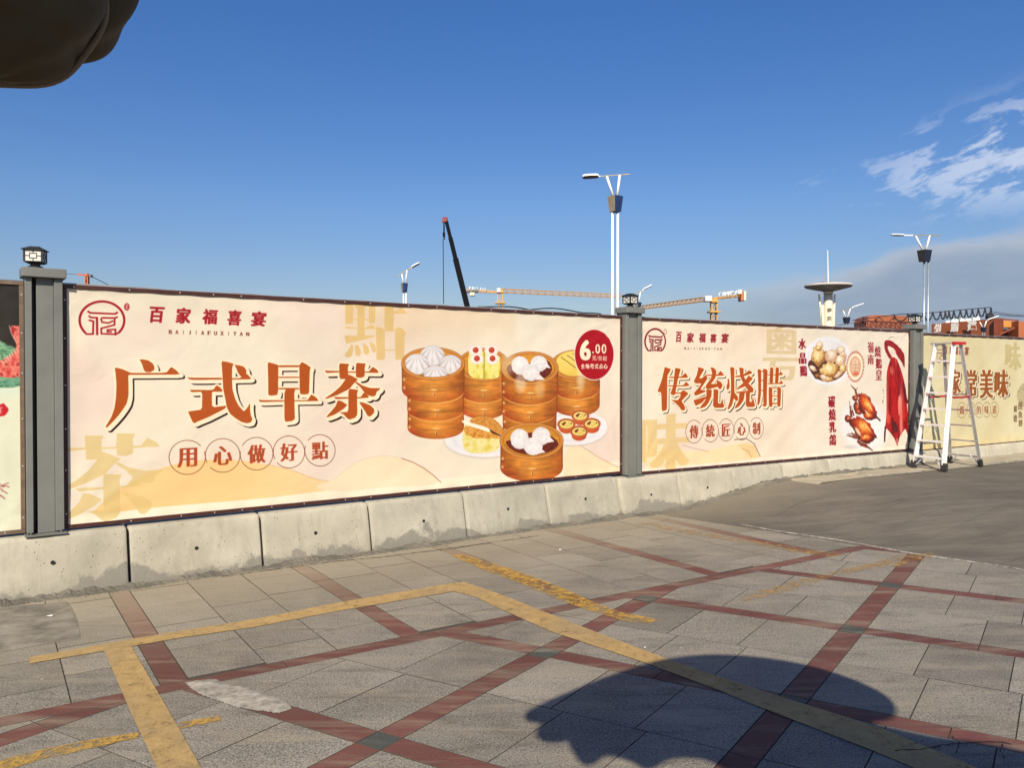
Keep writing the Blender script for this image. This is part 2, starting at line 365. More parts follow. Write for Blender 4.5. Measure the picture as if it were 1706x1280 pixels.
class Canvas:
    """print painted in numpy; positions are given in the banner's own rectified coordinates through map()"""
    def __init__(s, pan, bg):
        s.p = pan; k = pan['ppm']; s.k = k
        s.W = int((pan['L']-2*FR)*k); s.H = int((pan['H']-2*FR)*k)
        s.img = np.empty((s.H, s.W, 3), np.float32); s.img[:] = np.array(bg, np.float32)/255
        yy, xx = np.mgrid[0:s.H, 0:s.W].astype(np.float32); s.cx, s.cy = xx, yy
        t = FR + (xx+.5)/k; z = pan['zt']-FR-(yy+.5)/k
        P = np.stack([pan['a'][0]+pan['u'][0]*t, pan['a'][1]+pan['u'][1]*t, z], -1)
        s.X, s.Y = project(P)
    def map(s, pts):
        pts = np.asarray(pts, float).reshape(-1, 2); r = ray(pts[:, 0], pts[:, 1]); p = s.p
        a = np.array(p['a']); u = p['u']
        # r.xy*k = a + u t
        det = r[:, 0]*(-u[1]) - r[:, 1]*(-u[0])
        kk = (a[0]*(-u[1]) - a[1]*(-u[0]))/det
        t = (r[:, 0]*a[1]-r[:, 1]*a[0])/(-det) * 1.0
        t = ((r[:, 0]*kk-a[0])*u[0]+(r[:, 1]*kk-a[1])*u[1])
        z = CAMZ + r[:, 2]*kk
        return np.stack([(t-FR)*s.k, (p['zt']-FR-z)*s.k], -1)
    def fill(s, paths, S=3):
        """non-zero fill; returns mask and slice"""
        allp = np.concatenate(paths); x0, y0 = np.floor(allp.min(0)).astype(int)-1; x1, y1 = np.ceil(allp.max(0)).astype(int)+1
        x0, y0 = max(x0, -200), max(y0, -200); x1, y1 = min(x1, s.W+200), min(y1, s.H+200)
        w, h = x1-x0, y1-y0
        if w <= 0 or h <= 0: return None
        acc = np.zeros((h*S, w*S+1), np.int32)
        for pth in paths:
            q = (pth-[x0, y0])*S
            for (ax, ay), (bx, by) in zip(q, np.roll(q, -1, 0)):
                if ay == by: continue
                sg = 1
                if ay > by: ax, ay, bx, by, sg = bx, by, ax, ay, -1
                r0 = max(0, math.ceil(ay-.5)); r1 = min(h*S-1, math.ceil(by-.5)-1)
                if r1 < r0: continue
                rr = np.arange(r0, r1+1); xs = ax+(rr+.5-ay)*(bx-ax)/(by-ay)
                cc = np.clip(np.ceil(xs-.5), 0, w*S).astype(int); np.add.at(acc, (rr, cc), sg)
        m = (np.cumsum(acc, 1)[:, :w*S] != 0).astype(np.float32).reshape(h, S, w, S).mean((1, 3))
        return m, x0, y0
    def put(s, m, x0, y0, col, alpha=1.0):
        x0, y0 = int(round(x0)), int(round(y0)); h, w = m.shape
        a0, b0 = max(0, y0), max(0, x0); a1, b1 = min(s.H, y0+h), min(s.W, x0+w)
        if a1 <= a0 or b1 <= b0: return
        mm = (m[a0-y0:a1-y0, b0-x0:b1-x0]*alpha)[..., None]
        c = np.array(col, np.float32)/255 if not isinstance(col, np.ndarray) else col[a0:a1, b0:b1]
        s.img[a0:a1, b0:b1] = s.img[a0:a1, b0:b1]*(1-mm)+c*mm
    def poly(s, pts, col, alpha=1., smooth=0, raw=False, soft=0):
        q = np.asarray(pts, float) if raw else s.map(pts)
        for _ in range(smooth):
            nx = np.roll(q, -1, 0); q = np.stack([q*.75+nx*.25, q*.25+nx*.75], 1).reshape(-1, 2)
        r = s.fill([q])
        if r is None: return None
        m, x0, y0 = r
        if soft:
            m = np.pad(m, soft*2); x0 -= soft*2; y0 -= soft*2
            for _ in range(2): m = blur(m, soft)
        s.put(m, x0, y0, col, alpha); return m, x0, y0
    def maskp(s, pts, smooth=0):
        r = s.poly(pts, (0, 0, 0), 0., smooth)
        full = np.zeros((s.H, s.W), np.float32); m, x0, y0 = r; h, w = m.shape
        a0, b0 = max(0, y0), max(0, x0); a1, b1 = min(s.H, y0+h), min(s.W, x0+w)
        full[a0:a1, b0:b1] = m[a0-y0:a1-y0, b0-x0:b1-x0]; return full
    def over(s, mask, col, alpha=1.):
        mm = (mask*alpha)[..., None]; c = col if isinstance(col, np.ndarray) else np.array(col, np.float32)/255
        s.img[:] = s.img*(1-mm)+c*mm
    def ell(s, cx, cy, rx, ry, col, alpha=1., soft=1., rot=0.):
        dx, dy = s.X-cx, s.Y-cy
        if rot: dx, dy = dx*math.cos(rot)+dy*math.sin(rot), -dx*math.sin(rot)+dy*math.cos(rot)
        d = np.sqrt((dx/rx)**2+(dy/ry)**2); m = np.clip((1-d)*min(rx, ry)/soft+.5, 0, 1)
        s.over(m, col, alpha); return m
    def ring(s, cx, cy, rx, ry, w, col, gap=None, alpha=1.):
        th = np.linspace(0, 2*math.pi, 73)
        if gap: th = np.linspace(math.radians(gap[1]), math.radians(gap[0])+2*math.pi, 64)
        pts = [(cx+rx*math.cos(a), cy-ry*math.sin(a)) for a in th]; s.line(pts, w, col, alpha)
    def line(s, pts, w, col, alpha=1.):
        """polyline of constant width w (photo px), drawn as quads unioned by non-zero fill"""
        q = s.map(pts); k = s.scale(*pts[len(pts)//2]); hw = w*k/2; paths = []
        for (a, b) in zip(q[:-1], q[1:]):
            d = b-a; L = np.hypot(*d)
            if L < 1e-6: continue
            d = d/L; nn = np.array([-d[1], d[0]])*hw; e = d*hw*.6
            paths.append(np.array([a-e+nn, a-e-nn, b+e-nn, b+e+nn]))
        if paths:
            m, x0, y0 = s.fill(paths); s.put(m, x0, y0, col, alpha)
    def scale(s, px, py):
        a = s.map([(px, py-1), (px, py+1)]); return abs(a[1, 1]-a[0, 1])/2
    def finishimg(s, name):
        im = bpy.data.images.new(name, s.W, s.H); buf = np.ones((s.H, s.W, 4), np.float32)
        buf[..., :3] = np.clip(s.img, 0, 1)[::-1]; im.pixels.foreach_set(buf.ravel()); im.update(); im.pack(); return im

def blur(m, r):
    k = 2*r+1
    for ax in (0, 1):
        pad = [(0, 0)]*m.ndim; pad[ax] = (r+1, r); c = np.cumsum(np.pad(m, pad, mode='edge'), ax, dtype=np.float64)
        sl_ = [slice(None)]*m.ndim; sh_ = [slice(None)]*m.ndim; sl_[ax] = slice(k, None); sh_[ax] = slice(None, -k)
        m = ((c[tuple(sl_)]-c[tuple(sh_)])/k).astype(np.float32)
    return m
def dil(m, rx, ry=None):
    ry = rx if ry is None else ry; px, py = int(math.ceil(rx)), int(math.ceil(ry)); m = np.pad(m, ((py, py), (px, px))); out = m.copy()
    N = max(8, int(3*(rx+ry)))
    offs = {(0, 0)}
    for rr in np.linspace(.3, 1, max(2, int(max(rx, ry)))):
        for j in range(N): offs.add((int(round(rx*rr*math.cos(2*math.pi*j/N))), int(round(ry*rr*math.sin(2*math.pi*j/N)))))
    for dx, dy in offs:
        sh = np.roll(np.roll(m, dy, 0), dx, 1); out = np.maximum(out, sh)
    return out, px, py
def vnoise(h, w, sx, sy, seed, octs=4):
    r = np.random.default_rng(seed); out = np.zeros((h, w), np.float32); amp = 1.; tot = 0
    for o in range(octs):
        gh, gw = int(h/sy*2**o)+3, int(w/sx*2**o)+3; g = r.random((gh, gw)).astype(np.float32)
        y = np.arange(h)/sy*2**o; x = np.arange(w)/sx*2**o; yi = y.astype(int); xi = x.astype(int); fy = (y-yi)[:, None]; fx = (x-xi)[None]
        fy = fy*fy*(3-2*fy); fx = fx*fx*(3-2*fx)
        v = (g[yi][:, xi]*(1-fy)+g[yi+1][:, xi]*fy)*(1-fx)+(g[yi][:, xi+1]*(1-fy)+g[yi+1][:, xi+1]*fy)*fx
        out += v*amp; tot += amp; amp *= .55
    return out/tot

_gc = {}
def glyph(ch):
    """outline of one character (closed polylines, y down, unit box)"""
    if ch in _gc: return _gc[ch]
    c = bpy.data.curves.new('glyph_outline', 'FONT'); c.body = ch; o = bpy.data.objects.new('glyph_outline', c); COL.objects.link(o)
    dg = bpy.context.evaluated_depsgraph_get(); cu = o.evaluated_get(dg).to_curve(dg); out = []
    for sp in cu.splines:
        bp = sp.bezier_points; pts = []
        for i in range(len(bp)):
            a, b = bp[i], bp[(i+1) % len(bp)]
            p0, p1, p2, p3 = (np.array(v[:2]) for v in (a.co, a.handle_right, b.handle_left, b.co))
            straight = np.linalg.norm(p1-(p0*2+p3)/3) < 1e-4 or a.handle_right_type == 'VECTOR'
            for t in ([0.] if straight else np.linspace(0, 1, 5)[:-1]):
                pts.append(p0*(1-t)**3+3*p1*t*(1-t)**2+3*p2*t*t*(1-t)+p3*t**3)
        out.append(np.array(pts)*[1, -1])
    o_ = o; o.to_curve_clear(); bpy.data.objects.remove(o_); bpy.data.curves.remove(c)
    al = np.concatenate(out); mn, mx = al.min(0), al.max(0); out = [(p-mn)/(mx-mn) for p in out]
    _gc[ch] = out; return out
def char(cv, ch, box, col, hd=0., vd=0., shear=0., alpha=1., erode=0.):
    """one character fitted to a box given in reference pixels; hd/vd thicken the upright / level strokes"""
    x0, y0, x1, y1 = box; ym, xm = (y0+y1)/2, (x0+x1)/2
    ux0, ux1 = cv.map([(x0, ym), (x1, ym)])[:, 0]; vy0, vy1 = cv.map([(xm, y0), (xm, y1)])[:, 1]
    w, h = ux1-ux0, vy1-vy0; px, py = hd*w, vd*h
    paths = [np.stack([ux0+px+(p[:, 0])*(w-2*px)+shear*(.5-p[:, 1])*h, vy0+py+p[:, 1]*(h-2*py)], -1) for p in glyph(ch)]
    r = cv.fill(paths)
    if r is None: return
    m, mx, my = r
    if px > .4 or py > .4:
        rx, ry = px, py; X = int(math.ceil(rx)); Y = int(math.ceil(ry)); m = np.pad(m, ((Y, Y), (X, X))); o = m.copy()
        for dx in range(-X, X+1):
            wgt = min(1., max(0., rx+1-abs(dx))); o = np.maximum(o, np.roll(m, dx, 1)*wgt)
        b = o.copy()
        for dy in range(-Y, Y+1):
            wgt = min(1., max(0., ry+1-abs(dy))); b = np.maximum(b, np.roll(o, dy, 0)*wgt)
        m = b; mx -= X; my -= Y
    cv.put(m, mx, my, col, alpha); return m, mx, my
def crop(s0, o, pts): return [(o[0]+x/s0, o[1]+y/s0) for x, y in pts]

# --- big display characters: brush outlines, in reference pixels
def K3(*p): return crop(6.824, (170, 590), p)
def K4(*p): return crop(6.824, (410, 590), p)
GUANG = [K3((428,62),(470,60),(530,72),(580,105),(602,150),(595,185),(550,208),(500,205),(478,180),(465,130),(448,90)),
  K3((148,155),(180,158),(235,172),(320,210),(330,215),(735,215),(790,145),(850,185),(895,235),(330,237),(300,240),(305,400),(303,480),(285,560),(250,620),(200,690),(130,770),(60,840),(42,832),(110,720),(145,620),(162,500),(168,350),(158,230))]
SHI = [K3((968,262),(1010,270),(1375,270),(1375,292),(1010,296)), K3((1480,275),(1575,275),(1650,220),(1713,287),(1480,292)),
  K3((1510,122),(1560,128),(1615,140),(1645,175),(1650,205),(1640,250),(1600,262),(1575,245),(1550,205),(1535,160)),
  K3((1365,80),(1440,90),(1505,112),(1488,150),(1485,250),(1490,400),(1520,510),(1560,590),(1620,655),(1660,610),(1693,555),(1690,620),(1698,700),(1716,740),(1700,778),(1655,790),(1590,775),(1520,730),(1460,680),(1425,610),(1405,500),(1385,400),(1378,250)),
  K3((1000,408),(1270,410),(1308,355),(1350,380),(1378,415),(1370,430),(1265,430),(1255,440),(1255,607),(1425,588),(1400,625),(1200,725),(1100,765),(1050,790),(1030,770),(980,655),(1000,652),(1140,632),(1145,430),(1020,435))]
ZAO = [K4((252,92),(310,105),(375,125),(372,465),(300,475),(262,470),(260,300)), K4((640,90),(690,115),(745,155),(732,180),(725,455),(660,462),(620,455),(612,130)),
  K4((370,128),(615,128),(615,150),(370,150)), K4((370,258),(615,258),(615,273),(370,273)), K4((370,386),(615,386),(615,403),(370,403)),
  K4((445,400),(570,402),(556,440),(560,590),(565,740),(530,765),(445,775)), K4((150,520),(200,526),(445,527),(445,541),(165,549)), K4((555,525),(710,525),(750,460),(800,490),(835,530),(825,537),(555,539))]
CHA = [K4((1062,105),(1170,112),(1175,125),(1162,145),(1165,285),(1070,285)), K4((1255,100),(1360,108),(1362,122),(1352,140),(1352,255),(1310,272),(1255,265),(1250,180)),
  K4((900,185),(940,190),(1070,193),(1070,208),(950,215),(920,215)), K4((1160,199),(1260,199),(1260,213),(1160,213)), K4((1350,200),(1400,200),(1440,145),(1490,175),(1518,215),(1350,213)),
  K4((1165,230),(1210,250),(1278,290),(1240,325),(1180,400),(1050,465),(920,512),(905,505),(1000,440),(1080,370),(1135,290)),
  K4((1240,320),(1260,315),(1330,360),(1420,388),(1530,388),(1528,400),(1490,430),(1480,470),(1455,485),(1400,475),(1350,435),(1310,380)),
  K4((1005,490),(1175,492),(1175,508),(1030,515)), K4((1270,492),(1310,492),(1350,435),(1385,465),(1408,498),(1270,508)),
  K4((1172,395),(1278,408),(1282,420),(1270,440),(1275,690),(1250,725),(1190,748),(1165,740),(1120,690),(1070,665),(1172,660)),
  K4((1050,530),(1090,535),(1162,580),(1120,625),(1020,690),(940,720),(920,718),(980,650),(1030,590)),
  K4((1290,545),(1350,555),(1420,585),(1465,625),(1465,670),(1420,715),(1390,705),(1360,650))]
def K6(*p): return crop(7.417, (1090, 600), p)
CHUAN = [K6((140,85),(215,110),(205,140),(175,190),(172,330),(165,620),(100,635),(95,400),(65,397),(50,385),(100,260),(130,140)),
  K6((185,208),(345,206),(395,155),(432,218),(345,222),(190,222)), K6((175,314),(365,314),(405,265),(448,320),(370,328),(180,328)),
  K6((270,95),(340,110),(325,160),(300,250),(285,330),(272,400),(330,403),(370,370),(430,410),(420,430),(380,470),(345,510),(380,555),(395,600),(380,625),(345,620),(310,570),(250,515),(210,492),(300,497),(330,455),(335,418),(270,418),(255,440),(210,420),(215,400),(245,320),(258,200))]
TONG = [K6((550,85),(625,110),(610,140),(560,225),(595,225),(640,182),(668,225),(620,300),(578,365),(645,378),(640,395),(520,445),(505,420),(500,410),(560,340),(592,288),(520,290),(495,265),(530,190),(548,120)),
  K6((500,495),(650,450),(655,462),(600,530),(520,570),(495,500)), K6((700,90),(745,95),(775,130),(775,185),(725,185),(715,130)), K6((645,180),(790,180),(830,130),(878,192),(800,196),(645,194)),
  K6((720,190),(775,200),(745,250),(705,298),(785,292),(768,240),(830,270),(852,310),(838,350),(815,365),(790,330),(670,365),(640,340),(655,300),(700,240)),
  K6((650,365),(720,365),(715,450),(680,530),(640,580),(580,600),(570,590),(640,500),(655,430)), K6((740,360),(800,365),(795,535),(830,540),(850,470),(862,540),(880,570),(860,592),(760,592),(735,570),(740,450))]
SHAO = [K6((915,225),(935,240),(940,330),(920,372),(900,360),(900,320),(915,280)), K6((950,85),(1005,95),(1000,250),(998,400),(1040,450),(1045,490),(1020,515),(992,470),(970,560),(930,612),(912,605),(940,520),(955,420),(955,200)),
  K6((1060,90),(1120,100),(1115,200),(1180,290),(1230,340),(1242,370),(1220,400),(1190,400),(1130,320),(1080,220)), K6((1010,198),(1110,182),(1190,125),(1235,160),(1110,206),(1010,216)), K6((1180,190),(1240,225),(1150,320),(1030,368),(1030,350),(1130,270)),
  K6((1020,395),(1160,378),(1225,372),(1240,402),(1020,412)), K6((1060,405),(1130,405),(1110,500),(1060,570),(1010,602),(1000,590),(1050,500)), K6((1140,400),(1195,400),(1185,518),(1215,518),(1230,445),(1245,520),(1257,560),(1240,582),(1160,582),(1138,560))]
LA = [K6((1290,110),(1335,120),(1335,400),(1320,520),(1295,562),(1283,552),(1300,400),(1298,250)), K6((1350,108),(1395,113),(1412,130),(1405,560),(1380,580),(1340,562),(1368,540),(1360,520),(1358,130)),
  K6((1330,133),(1365,133),(1365,145),(1330,145)), K6((1330,246),(1365,246),(1365,258),(1330,258)), K6((1330,370),(1365,370),(1365,382),(1330,382)),
  K6((1440,88),(1482,95),(1480,290),(1440,290)), K6((1510,88),(1552,95),(1545,290),(1505,290)), K6((1415,178),(1550,178),(1570,135),(1607,187),(1415,190)), K6((1415,286),(1555,284),(1580,250),(1612,296),(1415,300)),
  K6((1430,330),(1475,345),(1475,580),(1430,580)), K6((1535,325),(1582,345),(1575,575),(1535,580)), K6((1470,343),(1540,343),(1540,354),(1470,354)), K6((1470,440),(1540,440),(1540,451),(1470,451)), K6((1470,530),(1540,530),(1540,546),(1470,546))]
def big(cv, polys, col, r=3.0, sh=(6.2, 5.6), cream=(255, 236, 206), blk=(38, 18, 12)):
    k = cv.scale(*polys[0][0]); qs = [cv.map(p) for p in polys]; sgn = []
    for q in qs:                                     # same winding for all strokes
        A = np.sum(q[:, 0]*np.roll(q[:, 1], -1)-np.roll(q[:, 0], -1)*q[:, 1]); q2 = q if A > 0 else q[::-1]
        nx = np.roll(q2, -1, 0); q2 = np.stack([q2*.88+nx*.12, q2*.12+nx*.88], 1).reshape(-1, 2); sgn.append(q2)
    m, x0, y0 = cv.fill(sgn); d, px, py = dil(m, r*k)
    b, bx, by = dil(m, r*k*1.0)
    cv.put(b, x0-bx+sh[0]*k, y0-by+sh[1]*k, blk)
    for tt in np.linspace(0, 1, 5): cv.put(d, x0-px+tt*sh[0]*k*.58, y0-py+tt*sh[1]*k*.58, cream)
    cv.put(m, x0, y0, col)
def ghost(cv, polys, dst, col, alpha):
    al = np.concatenate([cv.map(p) for p in polys]); mn, mx = al.min(0), al.max(0)
    x0, y0, x1, y1 = dst; a = cv.map([(x0, (y0+y1)/2), (x1, (y0+y1)/2)])[:, 0]; b = cv.map([((x0+x1)/2, y0), ((x0+x1)/2, y1)])[:, 1]
    out = []
    for p in polys:
        q = (cv.map(p)-mn)/(mx-mn)*[a[1]-a[0], b[1]-b[0]]+[a[0], b[0]]
        A = np.sum(q[:, 0]*np.roll(q[:, 1], -1)-np.roll(q[:, 0], -1)*q[:, 1]); out.append(q if A > 0 else q[::-1])
    m, gx, gy = cv.fill(out); cv.put(m, gx, gy, col, alpha)

RED = (168, 22, 34); BROWN = (172, 74, 36); ORG = (184, 84, 26)
def logo(cv, o, s, col=RED, w=1., ms=6.4):
    def L(pts, wd): cv.line([(o[0]+x*s[0], o[1]+y*s[1]) for x, y in pts], wd*s[1]*w, col)
    th = np.linspace(math.radians(-40), math.radians(220), 60)
    L([(246+182*math.cos(a), 212-153*math.sin(a)) for a in th], 18)
    L([(385, 312), (352, 330)], 14); L([(107, 312), (120, 325), (176, 325)], 14)
    L([(133, 140), (152, 152), (355, 160), (372, 148)], 15); L([(140, 178), (158, 190), (205, 191)], 14)
    L([(245, 192), (352, 194), (372, 186)], 14); L([(205, 192), (207, 328)], 17); L([(142, 212), (176, 220), (172, 325)], 14)
    L([(238, 200), (248, 228), (300, 234), (335, 218)], 13); L([(350, 196), (348, 250), (240, 278), (240, 322), (356, 326), (356, 286), (290, 290), (290, 306), (322, 306)], 13)
def namebar(cv, boxes, col=RED):
    for ch, b in zip('百家福喜宴', boxes): char(cv, ch, b, col, .045, .03, .10)
def latin(cv, x0, x1, yl, yr, h, col, word='BAIJIAFUXIYAN'):
    n = len(word)
    for i, ch in enumerate(word):
        f = i/(n-1); x = x0+(x1-x0)*f; y = yl+(yr-yl)*f; w = h*(.82 if ch not in 'IJ' else (.16 if ch == 'I' else .5))
        char(cv, ch, (x-w/2, y-h/2, x+w/2, y+h/2), col, .08 if ch != 'I' else .3, 0.)
def beads(cv, cs, chars, col, cc, w, style=(.05, .0)):
    gaps = [(20, 42), (205, 225), (150, 172), (205, 222), (140, 162)]
    for i, ((cx, cy, rx, ry), ch) in enumerate(zip(cs, chars)):
        cv.ring(cx, cy, rx, ry, w, cc, gaps[i % 5] if i % 5 != 99 else None)
        char(cv, ch, (cx-rx*.56, cy-ry*.55, cx+rx*.56, cy+ry*.57), col, *style)

def basket(cv, cx, cy, rx, ry, tiers, inner=True, haze=0., seed=1):
    """steamer drawn on the poster: rim ellipse (cx,cy,rx,ry); tiers = [(cx, rx, y_bottom_at_centre), ...]"""
    X, Y = cv.X, cv.Y; h, w = X.shape; nz = vnoise(h, w, 90, 9, seed)-.5; nb = vnoise(h, w, 40, 30, seed+5)-.5; nf = vnoise(h, w, 26, 2.6, seed+9)-.5
    ytop = cy+ry
    for k in range(len(tiers)-1, -1, -1):
        tx, tr, yb = tiers[k]; yt = tiers[k-1][2] if k else cy+ry; ryy = ry*tr/rx
        u = np.clip((X-tx)/tr, -1, 1); arc = np.sqrt(1-u*u)
        low = yb-ryy*.8+ryy*.8*arc; up = (yt-ryy*.8+ryy*.8*arc if k else cy+(ry)*arc-ry*0)
        m = np.clip(tr-np.abs(X-tx)+.5, 0, 1)*np.clip(low-Y+.5, 0, 1)*np.clip(Y-(cy if k == 0 else up-2)+.5, 0, 1)
        v = np.clip((Y-up)/np.maximum(low-up, 1), 0, 1)
        base = np.zeros((h, w, 3), np.float32); c = lambda *q: np.array(q, np.float32)/255
        base[:] = c(206, 122, 44); e = (np.abs(u)**2.2)[..., None]; base = base*(1-e*.75)+c(150, 72, 24)*e*.75
        hl = np.exp(-((u+.05)/.5)**2)[..., None]; base = base*(1-hl*.42)+c(236, 168, 78)*hl*.42
        dkb = np.clip((v-.55)/.45, 0, 1)[..., None]; base = base*(1-dkb*.6)+c(172, 78, 28)*dkb*.6
        lft = (np.clip((-u-.1)/.8, 0, 1)*np.clip((v-.4)/.5, 0, 1))[..., None]; base = base*(1-lft*.5)+c(170, 52, 30)*lft*.5
        base = base*(1+(nz*.34+nb*.30+nf*.16)[..., None])
        cv.over(m, base)
        cv.over(m*np.exp(-((v-.52)*(low-up)/.8)**2)*.5, (150, 76, 30))
        ln = np.exp(-((Y-up-.6)/1.1)**2)*np.clip(tr-np.abs(X-tx)+.5, 0, 1)
        if k: cv.over(ln*.95, (243, 178, 92)); cv.over(np.exp(-((Y-up+1.9)/1.0)**2)*np.clip(tr-np.abs(X-tx)+.5, 0, 1)*.75, (128, 50, 18))
        cv.over(np.exp(-((np.abs(X-tx)-tr+.7)/.8)**2)*np.clip(low-Y, 0, 1)*np.clip(Y-up, 0, 1)*.6, (125, 56, 22))
        ym = (yt*.5+yb*.5)
        cv.over(np.exp(-((X-tx-1)/5.5)**4-((Y-ym+2.5)/.8)**2)*.95, (250, 222, 160)); cv.over(np.exp(-((X-tx)/.9)**2-((Y-ym-5)/3)**2)*.8, (245, 205, 150))
        cv.over(np.exp(-((X-tx-1.2)/.8)**2-((Y-ym-6)/3)**2)*.6, (110, 45, 20))
        for dy in (-11, 3): cv.over(np.exp(-((X-tx+tr*.93)/2)**2-((Y-ym-dy+tr*.16)/2.4)**2)*.85, (250, 215, 150))
    # rim, inner wall
    d = lambda a, b, oy=0: np.sqrt(((X-cx)/a)**2+((Y-cy-oy)/b)**2)
    f = lambda a, b, oy=0: np.clip((1-d(a, b, oy))*min(a, b)+.5, 0, 1)
    cv.over(f(rx+.5, ry+.5), (150, 82, 34)); cv.over(f(rx-.6, ry-.5), (238, 172, 88)); cv.over(f(rx-2, ry-1.8), (196, 112, 42))
    cv.over(f(rx-4, ry-3), (232, 158, 78)); cv.over(f(rx-5.2, ry-4), (140, 66, 26))
    inn = np.zeros((h, w, 3), np.float32); inn[:] = np.array((218, 146, 50), np.float32)/255; inn *= (1+nz*.3-np.clip((Y-cy)/ry, 0, 1)*.25)[..., None]
    fi = f(rx-6, ry-4.6); cv.over(fi, inn); return fi
def bun(cv, clip, cx, cy, rx, ry, pleats=True, seed=0):
    X, Y = cv.X, cv.Y; dx, dy = (X-cx)/rx, (Y-cy)/ry; d = np.sqrt(dx**2+dy**2); m = np.clip((1-d)*ry+.5, 0, 1)*clip
    base = np.zeros(X.shape+(3,), np.float32); base[:] = np.array((246, 238, 238), np.float32)/255
    sh = np.clip(d**2.5, 0, 1)[..., None]; base = base*(1-sh*.28)+np.array((196, 186, 196), np.float32)/255*sh*.28
    if pleats:
        a = np.arctan2(dx*1.0, dy+1.02); pl = (np.cos(a*17)*.5+.5)**2*np.clip(1.2-np.abs(dy+.1), 0, 1)*np.clip(d*2, .2, 1)
        base = base*(1-pl[..., None]*.5)+np.array((160, 148, 162), np.float32)/255*pl[..., None]*.5
    if not pleats:
        q = (vnoise(X.shape[0], X.shape[1], 12, 10, int(cx))-.5)[..., None]; base = base*(1+q*.16); lo = (np.clip((dy+dx*.5)*.8, 0, 1)*np.clip(d, 0, 1))[..., None]; base = base*(1-lo*.3)+np.array((206, 190, 196), np.float32)/255*lo*.3
        m = np.clip((1-d+.10*(vnoise(X.shape[0], X.shape[1], 14, 12, int(cx)+3)-.5))*ry+.5, 0, 1)*clip
    cv.over(m, base); cv.over(np.exp(-((d-1)*ry/1.0)**2)*clip*.25*(1 if pleats else 0), (170, 155, 160))
def plate(cv, cx, cy, rx, ry, alpha=1.):
    cv.ell(cx, cy+1.5, rx+1.5, ry+1.5, (205, 190, 185), .6*alpha, 3); cv.ell(cx, cy, rx, ry, (243, 237, 240), alpha, 1.2); cv.ell(cx, cy, rx*.8, ry*.78, (228, 222, 228), .8*alpha, 3); cv.ell(cx, cy, rx*.72, ry*.7, (244, 240, 242), .9*alpha, 3)

def base_print(cv, seed, a=(243, 229, 208), b=(241, 218, 203)):
    n = vnoise(cv.H, cv.W, cv.W/5, cv.H/2.5, seed, 3); k = np.clip((n-.35)/.3, 0, 1)[..., None]
    cv.img[:] = np.array(a, np.float32)/255*(1-k)+np.array(b, np.float32)/255*k
def texnoise(cv, mask, pal, sx, sy, seed):
    """paint mask with a palette driven by noise"""
    n = vnoise(cv.H, cv.W, sx, sy, seed, 4); n = np.clip((n-.25)/.5, 0, .999)*(len(pal)-1); i = n.astype(int); fr = (n-i)[..., None]
    P = np.array(pal, np.float32)/255; cv.over(mask, P[i]*(1-fr)+P[np.minimum(i+1, len(pal)-1)]*fr)

def blob(cv, c, L, S, deg, cols, seed, clip=None, rough=.45):
    """roasted / poached piece: noisy radial shading from highlight to dark rim"""
    X, Y = cv.X, cv.Y; a = math.radians(deg); dx, dy = X-c[0], Y-c[1]; u = (dx*math.cos(a)+dy*math.sin(a))/L; v = (-dx*math.sin(a)+dy*math.cos(a))/S
    n = vnoise(cv.H, cv.W, 11, 13, seed, 5)-.5; n2 = vnoise(cv.H, cv.W, 26, 26, seed+40, 3)-.5
    d = np.sqrt(u*u+v*v)*(1+n2*.62+n*.22); m = np.clip((1-d)*S+.6, 0, 1)
    if clip is not None: m = m*clip
    t = np.clip(np.sqrt((u+.15)**2+(v+.28)**2)*.95+n*rough, 0, .999)*(len(cols)-1); k = t.astype(int); fr = (t-k)[..., None]; P = np.array(cols, np.float32)/255
    cv.over(m, P[k]*(1-fr)+P[np.minimum(k+1, len(cols)-1)]*fr)
def stroke(cv, pts, w0, w1, col, hi=None):
    for j in range(len(pts)-1):
        w = w0+(w1-w0)*j/max(1, len(pts)-2); cv.line([pts[j], pts[j+1]], w, col)
        if hi: cv.line([(pts[j][0]-.3, pts[j][1]-.3), (pts[j+1][0]-.3, pts[j+1][1]-.3)], w*.35, hi, .8)

